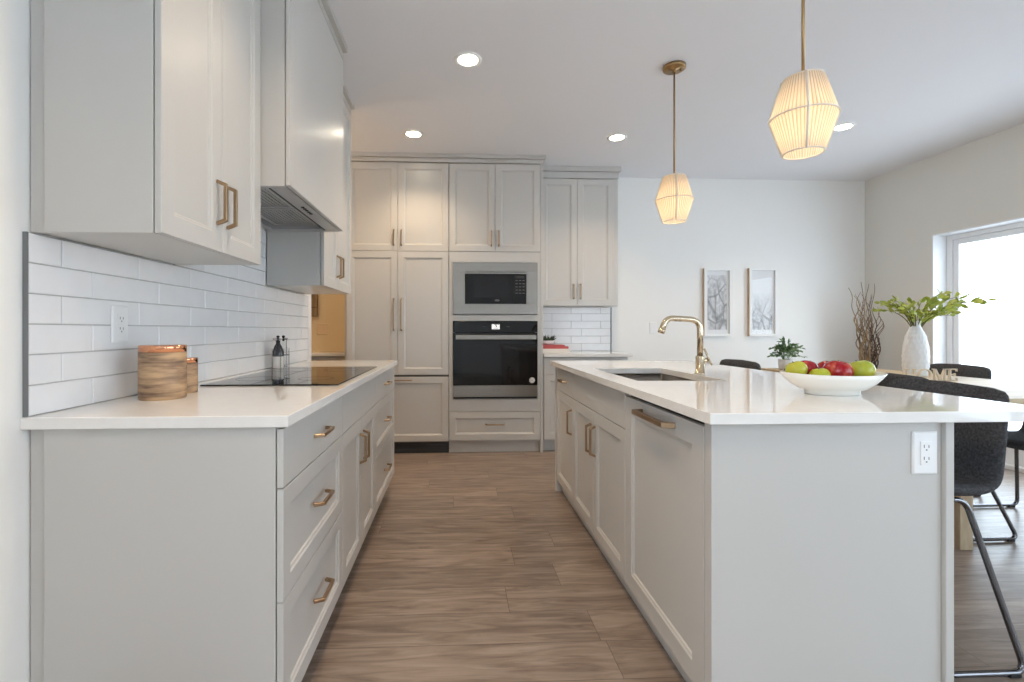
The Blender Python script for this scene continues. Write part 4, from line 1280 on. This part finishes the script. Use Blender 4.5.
# small plant at the far end of the table
pp = thing('potted_plant', 'small ferny plant in a pale pot on the far end of the oak table', 'plant', (2.70, 3.79, TZ))
b = MB(); b.lathe([(0.036, 0.0005), (0.05, 0.004), (0.056, 0.075), (0.054, 0.082), (0.048, 0.082), (0.046, 0.07)], 28); b.build('pot', M['pot'], pp, world=False)
b = MB(); rnd = random.Random(8)
for k in range(34):
    a = rnd.uniform(0, 2 * PI); sp_ = rnd.uniform(0.02, 0.17); hz_ = rnd.uniform(0.03, 0.19) * (1.15 - sp_ / 0.2)
    p0 = Vector((0.02 * math.cos(a), 0.02 * math.sin(a), 0.07)); p2 = Vector((sp_ * math.cos(a), sp_ * math.sin(a), 0.08 + hz_))
    pts = bez(p0, Vector((p2.x * 0.4, p2.y * 0.4, p2.z + 0.03)), p2, 6)
    b.tube(pts, 0.0014, 4)
    for j in range(2, 7):
        for s in (-1, 1):
            d = (pts[j] - pts[j - 1]).normalized()
            sd = d.cross(Vector((0, 0, 1)))
            leaf(b, pts[j], d * 0.5 + sd * s * 0.8 + Vector((0, 0, rnd.uniform(-0.3, 0.3))), rnd.uniform(0.028, 0.05), rnd.uniform(0.011, 0.017), rnd)
b.build('foliage', M['leaf_dk'], pp, world=False)

# curly twigs in the corner
tw = thing('twig_arrangement', 'bundle of dry curly twigs in a floor vase in the dining corner', 'twigs', (4.165, 4.62, 0))
b = MB(); b.lathe([(0.07, 0.001), (0.09, 0.01), (0.11, 0.25), (0.095, 0.48), (0.075, 0.58), (0.085, 0.62), (0.078, 0.62), (0.066, 0.57)], 32); b.build('floor_vase', M['twig_dk'], tw, world=False)
rnd = random.Random(21)
def curly(x0, top_x, h, amp, dk, r_=0.0075, y=0.0):
    pts = []
    ph, ph2 = rnd.uniform(0, 6), rnd.uniform(0, 6); fq = rnd.uniform(2.4, 4.2)
    for k in range(31):
        t = k / 30
        env = min(1, t * 3)
        pts.append((x0 + (top_x - x0) * t ** 1.6 + env * amp * math.sin(ph + t * fq * 2 * PI) * (0.5 + t), y + env * amp * math.cos(ph2 + t * fq * 2 * PI) * 0.7, 0.5 + (h - 0.5) * t))
    b = MB(); b.tube(pts, r_, 6, taper=[1.15 - 0.85 * k / 30 for k in range(31)])
    b.build('twig', M['twig_dk'] if dk else M['twig'], tw, world=False)
for k_ in range(14):
    q = rnd.uniform(-0.07, 0.06)
    curly(q, q * 1.5 + rnd.uniform(-0.05, 0.05), rnd.uniform(1.05, 1.5), rnd.uniform(0.012, 0.02), k_ % 2, r_=0.0045, y=rnd.uniform(-0.04, 0.04))
for (x0, tx, h, am, dk) in ((-0.05, -0.20, 1.56, 0.018, 0), (-0.06, -0.16, 1.48, 0.02, 0), (-0.07, -0.12, 1.34, 0.02, 0), (-0.065, -0.09, 1.5, 0.015, 0), (0.04, 0.10, 1.1, 0.018, 1), (0.03, 0.13, 1.22, 0.015, 1), (-0.06, -0.07, 1.62, 0.014, 0), (-0.05, -0.09, 1.42, 0.016, 0), (-0.045, -0.055, 1.60, 0.013, 0), (-0.03, 0.015, 1.60, 0.018, 0), (-0.05, -0.11, 1.52, 0.02, 0),
                            (-0.02, -0.02, 1.3, 0.018, 0), (0.0, 0.01, 1.25, 0.016, 1), (0.02, 0.03, 1.22, 0.016, 1), (0.03, 0.06, 1.28, 0.015, 1), (0.04, 0.055, 1.12, 0.015, 1), (0.05, 0.12, 1.18, 0.02, 1), (0.045, 0.085, 1.05, 0.015, 1),
                            (-0.06, -0.1, 1.3, 0.018, 0), (-0.055, -0.04, 1.25, 0.014, 0), (0.01, 0.1, 1.32, 0.02, 0), (-0.01, 0.06, 1.36, 0.018, 0), (0.03, 0.02, 1.36, 0.016, 1), (-0.04, -0.13, 1.2, 0.02, 0), (0.05, 0.035, 1.0, 0.014, 1)):
    curly(x0, tx, h, am, dk, y=rnd.uniform(-0.04, 0.04))

# ------------------------------------------------------------------ back wall: prints and a switch plate
def framed(name, label, x0, x1, z0, z1, pm):
    root = thing(name, label, 'framed print', ((x0 + x1) / 2, YB, (z0 + z1) / 2), group='framed prints on the dining wall')
    d = 0.036; w = 0.024
    b = MB()
    yb, yf_ = YB - 0.001, YB - d
    for (a, c, e, f) in ((x0, x1, z1 - w, z1), (x0, x1, z0, z0 + w), (x0, x0 + w, z0 + w, z1 - w), (x1 - w, x1, z0 + w, z1 - w)):
        b.cur = 0; b.box(a, c, yf_, yf_ + 0.006, e, f)
        b.box(a, c, yf_ + 0.006, yb, e, f)
    b.cur = 1; b.box(x0 - 0.003, x0, yf_ + 0.004, yb, z0, z1); b.box(x1, x1 + 0.003, yf_ + 0.004, yb, z0, z1)
    b.build('frame', [M['frame_w'], M['frame_side']], root)
    b = MB(); b.box(x0 + w, x1 - w, yb - 0.012, yb, z0 + w, z1 - w); mt = b.build('mat_board', M['paper'], root)
    b = MB(); b.box(x0 + w + 0.02, x1 - w - 0.02, yb - 0.0128, yb - 0.0122, z0 + w + 0.045, z1 - w - 0.045); b.build('print', pm, root)
    b = MB(); b.box(x0 + w, x1 - w, yf_ + 0.008, yf_ + 0.010, z0 + w, z1 - w); b.build('glazing', M['glass'], root)
framed('framed_print', 'white framed grey branch print nearer the faucet', 2.602, 2.900, 1.068, 1.785, M['print_a'])
framed('framed_print', 'white framed pale branch print nearer the curly twigs', 3.090, 3.396, 1.068, 1.790, M['print_b'])
outlet('wall_switch', 'white switch plate on the back wall behind the faucet spout', (Vector((2.062, YB - 0.0005, 1.155)), VX, VZ, -VY), switches=1)

# ------------------------------------------------------------------ pendants
def pendant(label, x, y, drop):
    root = thing('pendant_lamp', label, 'pendant lamp', (x, y, ZC), group='string pendants over the island')
    b = MB(); b.lathe([(0.066, -0.0005), (0.066, -0.018), (0.06, -0.022), (0.012, -0.024), (0.01, -0.04)], 36); b.build('canopy', M['brass_old'], root, world=False)
    for sx_ in (-1, 1):
        b = MB(); b.lathe([(0.006, -0.022), (0.006, -0.027), (0.002, -0.028)], 12, (sx_ * 0.04, 0, 0)); b.build('screw', M['brass_old'], root, world=False)
    zt_ = -drop
    b = MB(); b.tube([(0, 0, -0.024), (0, 0, zt_ - 0.02)], 0.0055, 10); b.build('rod', M['brass_old'], root, world=False)
    H = 0.272; rt, rm, rb_ = 0.064, 0.106, 0.064
    zm = zt_ - 0.52 * H; zb = zt_ - H
    n = 104
    def wob(i, z): return 1.0 + (0.014 if i % 2 else -0.014)
    b = MB()
    prof = [(rt, zt_), (rt + (rm - rt) * 0.33, zt_ - 0.17 * H), (rt + (rm - rt) * 0.67, zt_ - 0.35 * H), (rm, zm), (rm - (rm - rb_) * 0.33, zm - 0.16 * H), (rm - (rm - rb_) * 0.67, zm - 0.32 * H), (rb_, zb)]
    b.lathe(prof, n, cap0=False, cap1=False, wob=wob, smooth=False)
    b.build('string_shade', M['string'], root, world=False)
    for r_, z_ in ((rt, zt_), (rm + 0.001, zm), (rb_ + 0.001, zb)):
        b = MB(); b.tube([(r_ * math.cos(2 * PI * k / 40), r_ * math.sin(2 * PI * k / 40), z_) for k in range(40)], 0.0034, 8, closed=True)
        b.build('hoop', M['rope'], root, world=False)
    for k in range(4):
        a = math.atan2(-y, -x) + R(8) + k * PI / 2
        b = MB(); b.tube([((r_ + 0.003) * math.cos(a), (r_ + 0.003) * math.sin(a), z_) for r_, z_ in ((rt, zt_), (rm, zm), (rb_, zb))], 0.0038, 8)
        b.build('rib', M['rope'], root, world=False)
    b = MB()
    for k in range(2):
        a = k * PI / 2
        b.tube([(-rt * math.cos(a), -rt * math.sin(a), zt_), (rt * math.cos(a), rt * math.sin(a), zt_)], 0.003, 6)
    b.build('top_cross', M['brass_old'], root, world=False)
    b = MB(); b.lathe([(0.014, zt_ - 0.02), (0.016, zt_ - 0.022), (0.016, zt_ - 0.075), (0.012, zt_ - 0.08)], 16); b.build('socket', M['brass_old'], root, world=False)
    b = MB(); b.lathe([(0.012, zt_ - 0.081), (0.016, zt_ - 0.095), (0.029, zt_ - 0.13), (0.027, zt_ - 0.15), (0.012, zt_ - 0.166), (0.002, zt_ - 0.168)], 20); b.build('bulb', M['bulb'], root, world=False)
    lamp('pendant_bulb_light', 'POINT', (x, y, ZC + zt_ - 0.19), PEND_W, (1.0, 0.80, 0.58), shadow_soft_size=0.03)
PEND_W = 0.42
pendant('string pendant over the far end of the island with its brass canopy in view', 1.319, 2.837, 0.675)
pendant('large string pendant over the fruit bowl with its canopy out of view', 1.269, 1.690, 0.685)

# ------------------------------------------------------------------ recessed downlights
DL_W = 40.0
def downlight(label, x, y):
    root = thing('downlight', label, 'ceiling light', (x, y, ZC), group='recessed ceiling lights')
    b = MB(); b.lathe([(0.058, -0.0005), (0.058, -0.004), (0.075, -0.006), (0.082, -0.003), (0.082, -0.0005)], 36, cap0=False, cap1=False); b.build('trim_ring', M['trim'], root, world=False)
    b = MB(); b.lathe([(0.058, -0.0012), (0.058, -0.0035), (0.057, -0.0038)], 36); b.build('lens', M['lens'], root, world=False)
    lamp('downlight_beam', 'SPOT', (x, y, ZC - 0.03), DL_W, WARM, spot_size=R(125), spot_blend=0.8, shadow_soft_size=0.055)
for (x, y, lab) in ((0.062, 2.824, 'round ceiling light over the aisle nearest the camera'), (-0.36, 3.913, 'round ceiling light in front of the fridge cabinets'), (1.329, 3.907, 'round ceiling light in front of the far wall cabinet'), (3.047, 3.623, 'round ceiling light beside the large pendant over the dining table')):
    downlight(lab, x, y)
for (x, y, lab) in ((-0.12, 1.35, 'round ceiling light over the near end of the aisle'), (0.0, 0.2, 'unseen added ceiling light above the viewpoint'), (0.0, -1.3, 'unseen added ceiling light behind the viewpoint')):  # lights above and behind the viewpoint are unseen, added to brighten island fronts
    downlight(lab, x, y)

# ------------------------------------------------------------------ a frosted tree outside
tr = thing('bare_tree', 'faint frosted bare tree in the snow outside the patio door', 'tree', (12.2, 9.0, -0.1))
rnd = random.Random(4)
b = MB(); b.tube([(0, 0, 0), (0.03, 0, 1.5), (-0.02, 0, 3.2), (0.04, 0, 5.0)], 0.06, 8, taper=[1.2, 1.0, 0.7, 0.2]); b.build('trunk', M['frost'], tr, world=False)
b = MB()
for k in range(40):
    z_ = rnd.uniform(1.0, 4.8); a = rnd.uniform(0, 2 * PI); L_ = (5.4 - z_) * rnd.uniform(0.2, 0.4)
    p0 = Vector((0.02, 0, z_)); p2 = p0 + Vector((math.cos(a) * L_, math.sin(a) * L_, L_ * rnd.uniform(0.4, 0.9)))
    b.tube(bez(p0, p0.lerp(p2, 0.5) - Vector((0, 0, 0.08)), p2, 5), 0.014, 5, taper=[1, .8, .6, .5, .3, .2])
b.build('branch', M['frost'], tr, world=False)
